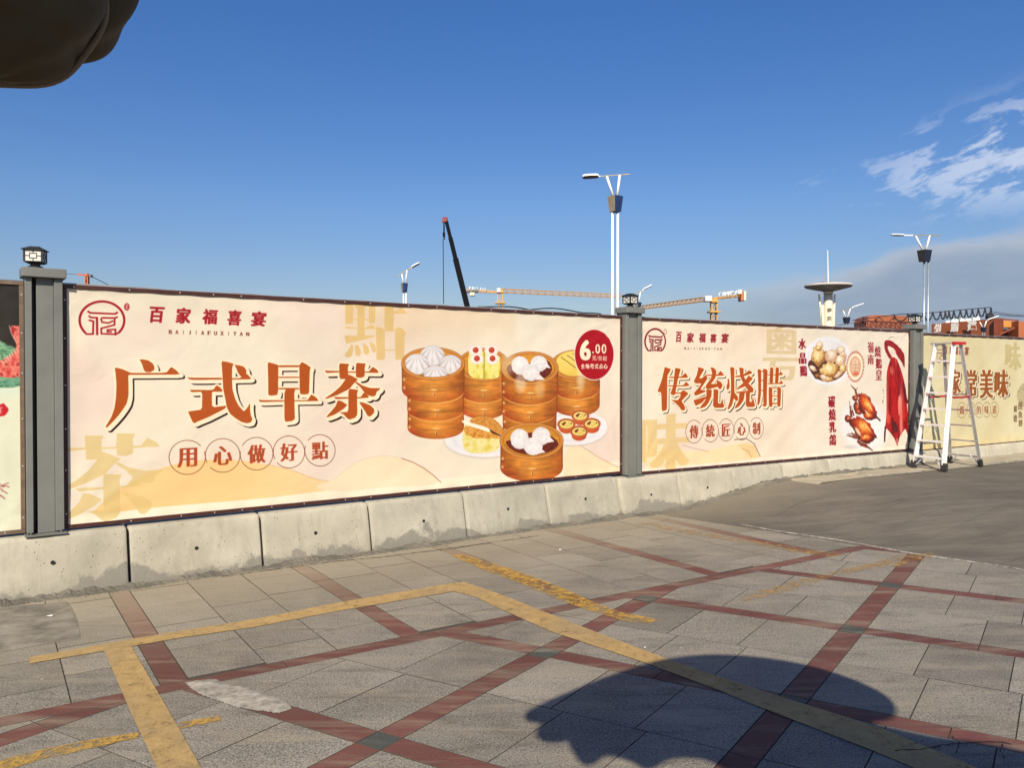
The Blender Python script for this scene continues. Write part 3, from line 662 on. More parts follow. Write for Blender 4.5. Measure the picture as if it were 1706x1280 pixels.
def print_one():
    cv = Canvas(PAN[1], (242, 224, 206)); base_print(cv, 3)
    X, Y = cv.X, cv.Y
    mid = np.clip((X-560)/30, 0, 1)*np.clip((866-X)/12, 0, 1)*np.clip((600-Y)/60, 0, 1)
    cv.over(mid, (235, 208, 176), .75); cv.ell(860, 600, 150, 62, (250, 238, 222), .3, 55)
    # pale foot strip and dunes
    foot = np.clip((Y-(858-(X-113)*.098))/3, 0, 1); cv.over(foot, (255, 238, 214), .9)
    d1 = [(150,860),(163,846),(185,826),(215,806),(250,788),(290,774),(340,766),(400,767),(449,775),(486,783),(528,799),(548,803),(566,796),(600,806),(660,800),(648,809),(548,817),(450,831),(266,845)]
    cv.poly(d1, (250, 206, 144), 1., 2); m = cv.maskp(d1, 2); cv.over(m*np.clip((X-380)/220, 0, 1), (252, 222, 178), .75)
    d2 = [(548,803),(558,799),(575,785),(597,770),(615,764),(634,761),(652,761),(671,765),(690,772),(708,782),(724,794),(736,805),(700,812),(640,812),(560,822),(520,812)]
    cv.poly(d2, (250, 224, 192), 1., 2); cv.line([(449,775),(486,783),(515,795),(528,799),(548,803)], 1.0, (190, 140, 110), .5)
    cv.line([(558,799),(575,785),(597,770),(615,763.5),(634,760.5),(652,760.5),(671,764.5)], .8, (200, 150, 120), .4)
    cv.line([(671,764.5),(690,771),(708,781),(724,793),(736,804.5)], 1.5, (165, 95, 75), .8)
    d3 = [(955,737),(967,742),(997,761.6),(1020,773),(1036,780),(1036,786),(940,800),(942,760)]; cv.poly(d3, (250, 222, 182), .8)
    cv.line([(960,738),(978,749),(997,761.6),(1018,773),(1036,780)], 1., (175, 130, 110), .7)
    # ghost characters
    ghost(cv, CHA, (96, 723, 271, 869), (225, 196, 130), .78)
    mk = cv.maskp(d1, 2)
    def KG(*p): return crop(9.143, (560, 480), p)
    DIAN = [KG((148,150),(270,200),(265,545),(150,550)), KG((335,150),(440,150),(445,725),(330,725)), KG((270,150),(340,150),(340,310),(300,300)), KG((440,300),(510,240),(510,180),(440,180)), KG((510,170),(610,200),(605,530),(510,540)),
      KG((262,465),(335,465),(335,482),(262,482)), KG((440,468),(512,468),(512,488),(440,488)), KG((148,585),(330,600),(330,618),(160,620)), KG((445,605),(500,580),(530,560),(560,560),(618,620),(445,626)),
      KG((130,720),(330,725),(590,722),(600,738),(420,790),(185,845),(160,850),(135,760)), KG((235,860),(265,870),(265,960),(240,1040),(190,1060),(145,1050),(135,1010),(180,950)), KG((290,870),(330,865),(370,920),(390,980),(370,1030),(330,1040),(295,1020)),
      KG((405,850),(450,850),(500,900),(515,960),(500,1010),(460,1020),(430,1000)), KG((515,825),(560,835),(610,880),(615,970),(575,985),(550,960)), KG((745,150),(890,150),(885,655),(750,655)), KG((888,352),(935,340),(990,285),(1050,330),(1100,390),(888,388)),
      KG((620,580),(670,590),(735,620),(755,650),(755,1050),(730,1095),(620,1095)), KG((910,620),(965,590),(1020,615),(1080,680),(1055,730),(1050,1090),(915,1095)), KG((750,938),(915,938),(915,955),(750,955)), KG((735,640),(915,640),(915,656),(735,656))]
    qs = [cv.map(p) for p in DIAN]; qs = [q if np.sum(q[:, 0]*np.roll(q[:, 1], -1)-np.roll(q[:, 0], -1)*q[:, 1]) > 0 else q[::-1] for q in qs]
    m, gx, gy = cv.fill(qs); cv.put(m, gx, gy, (228, 190, 122), .85)
    # logo and name
    logo(cv, (120, 490), (1/4.874, 1/4.874)); cv.ell(212, 511, 4.6, 6.3, RED, .9)
    for yy in (507.5, 510.5, 513.5): cv.line([(209.5, yy), (214.5, yy)], .8, (245, 215, 200), .9)
    cv.line([(212, 506), (212, 515.5)], .8, (245, 215, 200), .9)
    C = 4.874; bx = [(630,103,752,232),(850,110,970,240),(1065,122,1185,245),(1268,130,1380,255),(1460,140,1580,262)]
    namebar(cv, [(120+a/C, 490+b/C, 120+c/C, 490+d/C) for a, b, c, d in bx])
    latin(cv, 120+805/C, 120+1432/C, 490+307/C, 490+325/C, 6.6, (120, 40, 36))
    # headline
    for g in (GUANG, SHI, ZAO, CHA): big(cv, g, ORG)
    s = 5.503; cs = [(235,290,166,157),(560,272,158,155),(870,256,150,150),(1168,240,145,147),(1455,226,140,144)]
    beads(cv, [(270+a/s, 710+b/s, c/s, d/s) for a, b, c, d in cs], '用心做好點', (178, 72, 36), (130, 70, 44), 1.1, (.045, .0))
    # steam arcs
    cv.ring(800, 610, 62, 62, 7, (252, 240, 226), (20, 155), .35); 
    # plates, towers of baskets
    plate(cv, 808, 733, 66, 29, .95); plate(cv, 955, 712, 58, 30, .95)
    fi = basket(cv, 961, 608, 41, 24.5, [(961, 40, 665.5), (961, 39.5, 694)], seed=21)
    bm = cv.ell(957, 606, 30, 21, (246, 214, 110), 1., 1.5); cv.over(bm*np.clip((Y-604)/20, 0, 1), (238, 190, 78), .5)
    for q in ([(936,595),(947,603),(960,613)], [(946,592),(955,598),(964,606)], [(956,589),(966,596)]): cv.line(q, 1.2, (110, 62, 30))
    fi = basket(cv, 806.5, 608, 42.5, 27.5, [(806.5, 41.5, 671), (806.5, 41.5, 699)], seed=31)
    rl = cv.maskp([(781,592),(784,586),(833,585),(835,625),(828,631),(806,632),(783,629),(781,610)], 1)
    texnoise(cv, rl, [(214, 190, 62), (238, 220, 96), (248, 238, 150), (226, 204, 72)], 14, 40, 4); cv.over(rl*np.exp(-((X-807.5)/1.2)**2), (150, 130, 40), .7)
    cv.over(np.clip((1-np.abs(X-840)/9), 0, 1)*np.clip((Y-636)/4, 0, 1)*np.clip((670-Y)/20, 0, 1), (250, 225, 190), .3)
    for (a, b) in ((793,584),(819.5,584),(795,598),(821,598)):
        cv.ell(a, b, 11.5, 9.5, (246, 226, 214), 1., 1.2); cv.ell(a, b, 9, 7.2, (250, 240, 232), 1., 1.); cv.ell(a+.4, b-.6, 4.9, 4.9, (196, 60, 42), 1., 1.)
        cv.ell(a-1, b-2, 1.4, 1.2, (232, 130, 110), .8, 1.)
    def K1(*p): return crop(6.4, (660, 560), p)
    fi = basket(cv, 722.7, 606, 52.7, 27, [(722.7, 52.5, 671), (726.8, 47.4, 701.5), (726.8, 46.6, 732)], seed=41)
    bcl = np.clip(fi+np.clip((604-Y)/2, 0, 1), 0, 1)
    for a in ((721.7, 593, 20.5, 17), (695.5, 607, 20, 17.5), (752, 607.5, 18.5, 16), (727, 624, 20, 15)): bun(cv, bcl, *a)
    fi = basket(cv, 883.8, 613.5, 47.5, 27.5, [(883.8, 47, 674.5), (883.5, 46, 705.5), (883.5, 44.5, 737)], seed=51)
    low = cv.maskp([(843,612),(856,604),(880,606),(900,600),(915,600),(922,612),(918,624),(905,632),(884,636),(860,633),(848,624)], 1); texnoise(cv, low*fi, [(96, 32, 20), (124, 48, 28), (70, 24, 16)], 5, 5, 8)
    for a in ((867.5, 609, 14.5, 15.5), (899, 606, 14.5, 13.5), (885, 620.5, 15, 14.5)): bun(cv, np.ones_like(fi), *a, pleats=False)
    cv.poly([(911,603),(919,614),(908,612)], (244, 234, 236)); cv.poly([(900,624),(909,633),(893,633)], (244, 234, 236))
    # light streaks of steam over the third tower
    cv.ell(868, 637, 9, 16, (255, 244, 222), .5, 7); cv.ell(969, 632, 6, 18, (255, 244, 222), .5, 6); cv.ell(848, 606, 12, 18, (250, 236, 214), .4, 9); cv.ell(900, 648, 8, 14, (255, 232, 190), .35, 7)
    # pineapple bun
    def K2(*p): return crop(7.755, (740, 660), p)
    cv.poly(K2((225,330),(245,318),(330,345),(560,410),(620,450),(740,520),(720,600),(700,700),(600,735),(430,745),(300,725),(250,660),(235,560),(250,440),(262,390),(290,372)), (240, 222, 140), 1., 1)
    body = cv.maskp(K2((240,500),(560,540),(740,540),(722,640),(690,705),(560,740),(400,745),(295,722),(250,650)), 1); texnoise(cv, body, [(236, 214, 116), (244, 232, 170), (232, 204, 96)], 30, 20, 6)
    top = cv.maskp(K2((330,330),(350,300),(420,272),(520,262),(640,285),(720,350),(775,430),(780,470),(740,520),(600,440),(480,385),(360,355)), 1); texnoise(cv, top, [(204, 128, 42), (232, 170, 84), (190, 106, 32), (240, 186, 100)], 7, 5, 7)
    fr_ = cv.maskp(K2((262,390),(330,385),(480,430),(600,470),(735,530),(720,560),(620,545),(560,560),(500,540),(400,560),(330,510),(300,520),(262,470)), 1); texnoise(cv, fr_, [(196, 118, 34), (226, 156, 66), (238, 180, 92)], 7, 5, 9)
    cv.poly(K2((228,325),(245,315),(330,342),(560,405),(605,445),(600,472),(480,435),(330,388),(250,352)), (250, 240, 222), 1., 1); cv.poly(K2((590,430),(740,515),(735,528),(620,478),(600,460)), (80, 30, 20))
    # front steamer
    fi = basket(cv, 886.7, 735, 53, 30, [(886.7, 52.5, 803)], seed=61)
    low = cv.maskp(K2((785,590),(860,570),(1100,470),(1180,480),(1370,500),(1500,600),(1460,680),(1330,740),(1150,765),(1000,750),(860,690)), 1); texnoise(cv, low*fi, [(96, 32, 20), (130, 50, 30), (64, 22, 14)], 4, 4, 8)
    for a in ((867, 732, 15.6, 17), (903.2, 727, 15, 15), (889.6, 744, 16, 15)): bun(cv, np.ones_like(fi), *a, pleats=False)
    cv.poly(K2((1370,520),(1435,590),(1330,610)), (244, 234, 236)); cv.poly(K2((1240,660),(1320,730),(1180,760)), (240, 228, 230))
    # egg tarts
    def K5(x, y): return (830+x/7.11, 560+y/7.11)
    for (a, b) in ((980,945),(815,1045),(1115,1040),(965,1130)):
        px_, py_ = K5(a, b); u_ = (X-px_)/15.6
        bm = np.clip(15-np.abs(X-px_)+np.clip(py_-Y, -20, 0)*.35+.5, 0, 1)*np.clip((py_+16*np.sqrt(np.clip(1-u_**2, 0, 1))-Y)+.5, 0, 1)*np.clip(Y-py_+1, 0, 1)
        cv.over(bm, (206, 92, 48)); cv.over(bm*np.clip(u_, 0, 1), (160, 56, 30), .7)
        cv.ell(px_, py_, 15.2, 9.6, (214, 104, 60), 1., 1.2); cv.ell(px_, py_, 13, 8, (120, 44, 26), 1., 1.); cv.ell(px_, py_+.4, 11.8, 7.2, (240, 208, 116), 1., 1.)
        for dx, dy, r_ in ((-5, 0, 2.6), (-2.5, -2.5, 1.8), (4, -2, 1.1), (5, 2, 1.0), (1, 3, 1.1), (8, -1, 1.4)): cv.ell(px_+dx, py_+dy, r_, r_*.8, (92, 34, 22) if r_ > 1.2 else (190, 150, 60), .9, .8)
    # price badge
    cv.ell(991.5, 591, 33.6, 43, (250, 232, 222), 1., 1.); cv.ell(991.5, 591, 32.2, 41.5, (176, 12, 26), 1., 1.)
    T = lambda a, b, c, d: (640+a/4.062, 540+b/4.062, 640+c/4.062, 540+d/4.062); cr = (252, 240, 210)
    char(cv, '6', T(1330,108,1405,246), cr, .09, .03); cv.ell(640+1420/4.062, 540+192/4.062, 1.3, 1.7, cr)
    char(cv, '0', T(1436,135,1468,200), cr, .05, .01); char(cv, '0', T(1478,136,1510,201), cr, .05, .01)
    for ch, q in zip('元/份起', ((1414,213,1442,247),(1445,216,1452,246),(1455,214,1482,248),(1486,215,1515,249))): char(cv, ch, T(*q), cr, .03, .02)
    for i, ch in enumerate('全场粤式点心'): char(cv, ch, T(1337+31*i, 269, 1364+31*i, 303), cr, .05, .03)
    return cv.finishimg('dim_sum_print')

def print_two():
    cv = Canvas(PAN[2], (242, 220, 200)); base_print(cv, 9, (243, 226, 206), (240, 216, 198)); X, Y = cv.X, cv.Y
    cv.over(np.clip((X-1195)/15, 0, 1)*np.clip((1318-X)/10, 0, 1)*np.clip((600-Y)/90, 0, 1), (232, 204, 174), .5)
    cv.over(np.clip((X-1318)/14, 0, 1), (238, 224, 208), .85); cv.ell(1090, 560, 60, 60, (250, 236, 210), .4, 40)
    foot = np.clip((Y-(780-(X-1069)*.088))/2.5, 0, 1); cv.over(foot, (255, 236, 216), .85)
    d = [(1069,722),(1100,745),(1140,752),(1180,752),(1215,742),(1240,737),(1262,758),(1268,765),(1120,778),(1069,782)]
    cv.poly(d, (251, 220, 176), .95, 1); cv.poly([(1230,742),(1245,738),(1258,742),(1267,762),(1253,765)], (244, 206, 150), .9)
    cv.line([(1225,733),(1245,731),(1258,740),(1268,761)], 1.5, (110, 80, 70), .9); cv.line([(1138,742),(1160,748),(1182,753)], .9, (150, 110, 90), .6); cv.line([(1069,737),(1095,752),(1122,768)], .8, (160, 120, 100), .5)
    cv.line([(1238,747),(1248,752),(1254,762)], .8, (120, 90, 80), .7)
    char(cv, '味', (1062, 690, 1150, 785), (228, 194, 128), .055, .012, alpha=.75)
    char(cv, '粤', (1272, 541, 1334, 634), (218, 192, 146), .035, .0, alpha=.8)
    logo(cv, (1040+150/4.267-55/10.9, 500+200/4.267-50/7.3), (1/10.9, 1/7.35), (130, 28, 34), 1.25); cv.ring(1109.5, 553, 2.2, 4, .8, (150, 60, 60))
    bx = [(370,225,412,300),(452,232,502,303),(540,235,588,302),(620,240,665,303),(698,237,748,305)]
    namebar(cv, [(1040+a/4.267, 500+b/4.267, 1040+c/4.267, 500+e/4.267) for a, b, c, e in bx], (150, 24, 36))
    latin(cv, 1143, 1203, 580.5, 581.5, 3.8, (130, 80, 70))
    for g in (CHUAN, TONG, SHAO, LA): big(cv, g, (186, 80, 24), 1.7, (3.2, 3.2))
    s = 10.66; cs = [(290,315,147,205),(583,298,143,200),(865,285,137,197),(1140,268,130,195),(1400,255,122,190)]
    beads(cv, [(1130+a/s, 690+b/s, c/s, e/s) for a, b, c, e in cs], '傳統匠心制', (166, 66, 36), (120, 66, 44), .9, (.05, .0))
    V = lambda a, b, c, e: (1300+a/4.925, 520+b/4.925, 1300+c/4.925, 520+e/4.925); dr = (150, 14, 34)
    # plate with poached chicken
    cv.ell(1383, 603, 41, 42.5, (236, 230, 232), .4, 6); cv.ell(1380, 601, 39.5, 40.5, (238, 234, 240), 1., 1.2); cv.ell(1379, 601, 33.5, 33.5, (226, 222, 228), .8, 2.5); cv.ell(1379, 600, 31, 31, (238, 234, 238), .8, 3)
    def KC(*p): return crop(12.8, (1340, 550), p)
    dm = cv.maskp(KC((75,700),(200,600),(560,520),(700,400),(760,470),(880,700),(915,830),(900,900),(800,1010),(640,1090),(430,1100),(260,1030),(150,900)), 1); texnoise(cv, dm, [(52, 24, 18), (110, 54, 32), (40, 20, 16), (168, 100, 60)], 6, 6, 12)
    skin = [(252, 238, 200), (242, 214, 154), (224, 182, 112), (168, 112, 60)]; pale = [(255, 244, 228), (240, 216, 190), (206, 160, 126)]; brn = [(214, 160, 100), (150, 92, 52), (84, 44, 28)]
    for cx_, cy_, a_, b_, dg_, pal, sd in ((190,815,75,48,40,pale,9),(300,980,70,62,0,brn,10),(800,430,85,80,30,pale,4),(350,330,70,100,10,pale,1),(860,560,60,90,0,pale,14),(790,650,100,120,-10,pale,3),(320,570,140,185,12,skin,2),(600,560,120,140,30,pale,5),(840,820,68,95,0,skin,6),(730,950,110,62,-25,pale,7),(500,1045,125,55,5,skin,8),(560,850,205,150,-14,skin,15),(430,1010,70,50,40,pale,16),(330,390,60,50,0,skin,17)):
        blob(cv, KC((cx_, cy_))[0], a_/12.8*1.05, b_/12.8*1.05, dg_, pal, sd, rough=.75)
    for q in (((470,520),(560,600),(620,700)),((420,900),(470,860),(520,850)),((700,700),(720,790),(690,880))): cv.line(KC(*q), .6, (170, 116, 70), .7)
    # scalloped seal
    for i in range(26):
        a = 2*math.pi*i/26; cv.ell(1426.5+13.6*math.cos(a), 611+24.5*math.sin(a), 1.6, 2.0, (196, 112, 100), .9, .8)
    cv.ell(1426.5, 611, 13.6, 24, (214, 150, 120), 1., 1.); cv.ell(1426.5, 611, 12.4, 22.5, (250, 236, 214), 1., 1.); cv.ell(1426.5, 611, 9.4, 17.5, (226, 168, 130), 1., 1.)
    cv.ell(1426.5, 609, 7, 12, (238, 206, 176), .8, 3); cv.ell(1428, 623, 5, 3, (222, 92, 54), .8, 2)
    for q in ([(1419,608),(1434,608)], [(1420,613),(1433,613)], [(1422,618),(1431,618)], [(1426.5,600),(1426.5,620)], [(1421,603),(1421,607)], [(1432,603),(1432,607)]): cv.line(q, 1., (170, 120, 110), .8)
    for ch, q in zip('水晶鷄', ((155,218,220,306),(160,335,222,425),(165,440,228,528))): char(cv, ch, V(*q), dr, .06, .01)
    for ch, q in zip('嶺南', ((720,245,772,335),(722,350,772,430))): char(cv, ch, V(*q), dr, .05, .0)
    for ch, q in zip('燒鵝皇', ((778,280,832,370),(785,380,838,465),(787,470,840,560))): char(cv, ch, V(*q), dr, .05, .0)
    for ch, q in zip('碳燒乳鴿', ((398,690,458,785),(402,795,462,890),(405,900,465,990),(408,1005,468,1097))): char(cv, ch, V(*q), dr, .06, .01)
    # plate with roast pigeons
    cv.ell(1439, 707, 41, 48, (232, 226, 226), .5, 8); cv.ell(1438, 706, 36, 42, (240, 235, 238), .8, 8); cv.ell(1418, 745, 12, 3, (190, 180, 184), .5, 3); cv.ell(1455, 722, 26, 26, (248, 244, 246), .6, 12)
    def KP(*p): return crop(11.13, (1390, 640), p)
    dk = (96, 34, 20); hi = (196, 104, 66); ro = [(255, 214, 140), (240, 150, 62), (214, 88, 26), (160, 44, 18), (96, 26, 14)]; lg = [(236, 150, 96), (176, 70, 36), (92, 30, 18)]
    def bird(k):
        if k == 1:
            stroke(cv, KP((325,20),(360,60),(400,100),(420,170),(440,240)), 1.5, 5.0, dk, hi); stroke(cv, KP((450,70),(420,110),(425,180)), 1.2, 2.5, dk); blob(cv, KP((405,265))[0], 5.0, 4.2, 60, lg, 61)
            blob(cv, KP((610,250))[0], 9, 3.6, 42, lg, 62); blob(cv, KP((430,430))[0], 8.5, 5, 80, lg, 63); blob(cv, KP((470,520))[0], 6, 4, 20, lg, 64)
            blob(cv, KP((620,430))[0], 23.5, 12, 58, ro, 65); blob(cv, KP((660,600))[0], 10, 6.5, 10, ro, 66); cv.ell(*KP((620,530))[0], 4.6, 1.6, (252, 226, 190), .8, 1.5, math.radians(50)); cv.ell(*KP((690,430))[0], 6.5, 1.1, (255, 224, 160), .8, 1.2, math.radians(66))
            stroke(cv, KP((750,560),(800,610),(870,680)), 2.4, 3.4, (84, 22, 26), (150, 60, 50))
        else:
            stroke(cv, KP((290,320),(305,420),(320,520),(330,600)), 1.4, 6.5, dk, hi); stroke(cv, KP((330,400),(350,500),(375,580)), 1.2, 3.5, dk, hi); blob(cv, KP((265,650))[0], 6.2, 5, 70, lg, 71); blob(cv, KP((520,670))[0], 8, 3.2, 25, lg, 72)
            stroke(cv, KP((560,690),(640,780),(720,880),(790,990)), 3, 4.6, dk); blob(cv, KP((400,760))[0], 12, 8, 50, lg, 73)
            blob(cv, KP((545,855))[0], 25, 14, 51, ro, 74); blob(cv, KP((620,1000))[0], 12, 7.5, -8, ro, 75); cv.ell(*KP((455,885))[0], 8.5, 2.6, (252, 226, 190), .85, 1.8, math.radians(58)); cv.ell(*KP((630,800))[0], 10, 1.4, (255, 220, 140), .7, 1.5, math.radians(52))
            stroke(cv, KP((440,1000),(360,980),(290,960),(245,955)), 4.4, 1.6, dk, hi); stroke(cv, KP((430,960),(340,920),(260,925)), 3, 1.2, dk, hi)
            stroke(cv, KP((450,1060),(520,1130),(620,1170),(725,1235)), 5.5, 2.0, dk, hi); stroke(cv, KP((520,1100),(620,1140),(700,1210)), 2.4, 1.2, dk)
    bird(1); bird(2)
    # roast goose
    def KD(*p): return crop(6.4, (1370, 560), p)
    def goose(pts, pal, sd, sx=8, sy=60, sm=1):
        m = cv.maskp(KD(*pts), sm); texnoise(cv, m, pal, sx, sy, sd); return m
    rr = [(118, 4, 10), (158, 10, 18), (196, 30, 26), (150, 8, 16)]
    goose([(665,60),(690,42),(740,45),(800,90),(850,140),(885,200),(890,330),(878,335),(850,270),(800,210),(780,140),(720,105),(700,110),(720,180),(760,230),(735,260),(700,210),(672,150)], [(140, 16, 22), (170, 30, 30), (110, 10, 16)], 31, 8, 10)
    m = goose([(740,225),(795,232),(825,300),(850,370),(885,490),(905,640),(915,800),(935,950),(945,1080),(928,1105),(905,1010),(893,985),(860,1040),(835,1080),(815,1150),(800,1165),(785,1100),(740,1040),(695,985),(682,1000),(676,1120),(664,1130),(668,1000),(688,930),(700,800),(694,600),(690,400),(705,330)], rr, 32, 14, 70)
    cv.over(m*np.exp(-((X-1503+(Y-690)*-.02)/2.6)**2)*np.clip((Y-630)/40, 0, 1), (246, 150, 136), .85); cv.over(m*np.exp(-((X-1480)/1.8)**2), (214, 60, 60), .5)
    cv.poly(KD((702,480),(712,460),(718,700),(716,900),(700,930),(706,700)), (222, 90, 84), .7, 1, soft=1); cv.poly(KD((815,640),(845,630),(842,760),(838,850),(822,840)), (250, 168, 150), .8, 1, soft=1); cv.poly(KD((700,850),(740,830),(745,930),(700,940)), (232, 88, 60), .6, 1, soft=1); cv.poly(KD((868,680),(892,720),(900,900),(872,930)), (232, 60, 44), .6, 1, soft=1); cv.poly(KD((730,320),(760,330),(770,400),(745,420),(725,380)), (196, 110, 84), .7, 1, soft=1)
    goose([(865,470),(895,540),(905,640),(925,710),(905,730),(880,640),(865,560)], [(92, 10, 14), (120, 20, 20)], 33); goose([(755,930),(780,905),(810,940),(820,1000),(800,1050),(770,1010)], [(70, 16, 18), (110, 40, 34)], 34)
    for q in (((672,960),(690,985),(680,1130),(665,1135)), ((915,1030),(935,1030),(940,1120),(925,1122))): cv.poly(KD(*q), (86, 50, 40), 1.)
    cv.poly(KD((795,1100),(820,1085),(815,1165),(800,1172)), (190, 110, 100)); cv.line(KD((815,1080),(850,1040),(895,985)), .7, (90, 40, 30)); cv.line(KD((730,270),(745,190),(765,150)), .7, (226, 190, 150), .9); cv.line(KD((790,150),(780,200),(795,300)), .7, (226, 190, 150), .9); cv.line(KD((715,25),(735,10),(770,12)), .7, (90, 60, 50))
    for (a, b, r_) in ((660,580,.8),(662,610,.6),(668,650,.6),(660,690,.9),(658,710,.8)): cv.ell(*KD((a, b))[0], r_, r_*1.6, (90, 60, 50), .8, .6)
    return cv.finishimg('roast_print')

def print_three():
    cv = Canvas(PAN[3], (226, 212, 172)); base_print(cv, 5, (232, 220, 182), (224, 208, 166)); X, Y = cv.X, cv.Y
    cv.over(np.clip((Y-(722-(X-1640)*.05))/20, 0, 1), (244, 214, 150), .55)
    cv.ring(1566, 588, 9.5, 16, 1.0, (110, 34, 34)); 
    for q in ([(1560,583),(1572,583)], [(1560,588),(1572,588)], [(1563,588),(1563,600)], [(1568,590),(1572,592),(1566,597),(1572,601)]): cv.line(q, 1., (120, 34, 34))
    for ch, q in zip('百家福喜宴', ((1575,577,1580.5,590),(1584,577,1590,590.5),(1592.5,577.5,1598.5,591),(1600,578,1606,591.5),(1609.5,578,1616,592))): char(cv, ch, q, (140, 34, 40), .05, .02, .05)
    V = lambda a, b, c, e: (1480+a/4.265, 500+b/4.265, 1480+c/4.265, 500+e/4.265)
    for ch, q in zip('家常美味', ((438,492,522,668),(548,497,640,690),(657,495,755,698),(762,495,862,692))):
        x0, y0, x1, y1 = V(*q)
        char(cv, ch, (x0+2.6, y0+2.6, x1+2.6, y1+2.6), (60, 40, 30), .075, .02); char(cv, ch, (x0+1.4, y0+1.4, x1+1.4, y1+1.4), (250, 236, 206), .085, .03); char(cv, ch, (x0-.5, y0-.5, x1+.5, y1+.5), (250, 236, 206), .085, .03); char(cv, ch, (x0, y0, x1, y1), (156, 84, 26), .06, .01)
    cs = [(527,783,30,55),(592,782,30,54),(650,782,30,54),(706,780,29,53),(762,778,28,53)]
    beads(cv, [(1480+a/4.265, 500+b/4.265, c/4.265, e/4.265) for a, b, c, e in cs], '媽媽的味道', (160, 90, 50), (130, 80, 50), .8, (.04, 0.))
    char(cv, '味', V(832, 300, 950, 495), (196, 176, 118), .06, .015, alpha=.7)
    fm = cv.maskp(V(912,690,0,0)[:2:1] and [(1695,662),(1697,650),(1706,636),(1730,626),(1760,640),(1770,680),(1720,690),(1700,672)], 1); texnoise(cv, fm, [(186, 168, 128), (214, 200, 160), (160, 140, 100)], 8, 6, 3)
    for ch, q in zip('順德', ((900,752,925,800),(897,815,925,868))): char(cv, ch, V(*q), (120, 84, 50), .04, .01)
    for ch, q in zip('煎魚餅', ((930,722,962,780),(932,790,962,840),(934,850,964,900))): char(cv, ch, V(*q), (120, 84, 50), .04, .01)
    return cv.finishimg('home_cooking_print')

def print_zero():
    cv = Canvas(PAN[0], (236, 234, 208)); X, Y = cv.X, cv.Y; n = vnoise(cv.H, cv.W, 60, 40, 2)
    e = 640+(n-.5)*10
    cv.over(np.clip((e-Y)/3, 0, 1), (50, 44, 38)); 
    gm = np.clip((Y-(566+(X*.55)+(n-.5)*14))/4, 0, 1)*np.clip((e+4-Y)/4, 0, 1); texnoise(cv, gm, [(60, 96, 70), (110, 160, 120), (150, 190, 150), (70, 110, 84)], 9, 5, 4)
    def KZ(*p): return crop(5.82, (0, 460), p)
    m = cv.maskp(KZ((85,480),(190,480),(215,500),(220,980),(100,990),(0,975),(-80,980),(-80,860),(0,820),(60,790),(130,750),(165,670),(120,580)), 1); texnoise(cv, m, [(196, 60, 52), (226, 96, 84), (240, 140, 124), (180, 50, 46)], 7, 9, 5)
    for k in range(9): cv.line([(3+k*4, 600-k*3.5), (6+k*4, 607-k*3.5)], 1.1, (250, 220, 196), .9)
    cv.line(KZ((88,478),(110,560),(160,650)), 1., (250, 206, 196), .9)
    leaf = cv.maskp(KZ((-40,1010),(60,1000),(215,970),(215,1060),(120,1085),(-40,1085)), 1); texnoise(cv, leaf, [(60, 110, 84), (130, 180, 150), (90, 140, 110)], 8, 4, 9)
    cv.over(np.clip((Y-647)/2, 0, 1)*np.clip((668-Y)/20, 0, 1), (214, 240, 226), .5)
    cv.poly([(-12,676),(0,674),(6,672),(9,676),(13,680),(14,684),(11,689),(7,693),(0,694),(-12,692)], (206, 30, 40)); 
    char(cv, '宴', (-8, 677, 4, 690), (250, 226, 214), .03, .02)
    for i, (a, b, c, d) in enumerate(((0,812,14,805),(2,818,12,823),(0,826,8,832),(-4,806,6,812),(4,810,15,812),(-6,822,2,828),(-10,815,4,816))): cv.line([(a, b), ((a+c)/2, (b+d)/2-1), (c, d)], 1.4, (160, 60, 70), .9)
    return cv.finishimg('seafood_print')

def mat_print(name, im, seed):
    m, t = newmat(name); uv = t.node('ShaderNodeUVMap').outputs[0]
    tx = t.node('ShaderNodeTexImage', {'Vector': uv}, image=im, interpolation='Cubic', extension='EXTEND')
    pos = geo(t); dirt = t.noise(pos, 1.3, 6, .6); dk = t.ramp(dirt, [(.3, .93), (.65, 1.)])
    c = t.mix(1., tx.outputs[0], (.715, .745, .735), 'MULTIPLY'); c = t.mix(1., c, dk, 'MULTIPLY')
    st = t.node('ShaderNodeMapping', {'Vector': uv, 'Rotation': (0, 0, .5), 'Location': (seed, 0, 0), 'Scale': (7., 2.6, 1.)}).outputs[0]
    w = t.noise(st, 1.7, 3, .5, .6)
    finish(t, c, .38, 0, w, .38, .03, .4); return m
# ------------------------------------------------------------------ the ground
def smooth(x, a, b):
    t = min(1, max(0, (x-a)/(b-a))); return t*t*(3-2*t)
E0 = gnd(1130, 862).xy; E1 = gnd(1706, 950).xy; ED = (E1-E0).normalized(); EN = Vector((-ED.y, ED.x))   # asphalt edge, normal away from camera
if EN.y < 0: EN = -EN
def gh(x, y):
    d = (Vector((x, y))-E0).dot(EN); return .245*smooth(d, .15, 2.5)
mb = MB()
N = 24; R = [-3000, -400, -60, -20, -8, 0, 8, 20, 60, 400, 3000]
mb.add([(x, y, -.06) for y in R for x in R], [(j*11+i, j*11+i+1, (j+1)*11+i+1, (j+1)*11+i) for j in range(10) for i in range(10)])
tag(mb.build('ground', M['groundmat']), kind='structure')
mb = MB(); ss = np.concatenate([np.linspace(-4, 12, 65), [16, 22, 30, 40]]); dd = np.concatenate([np.linspace(0, 4, 21), np.linspace(4.5, 30, 18)])
vs = []
for d in dd:
    for s_ in ss:
        p = E0+ED*float(s_)+EN*float(d); vs.append((p.x, p.y, gh(p.x, p.y)+.004*math.sin(p.x*1.7+p.y)*min(1, d*2)))
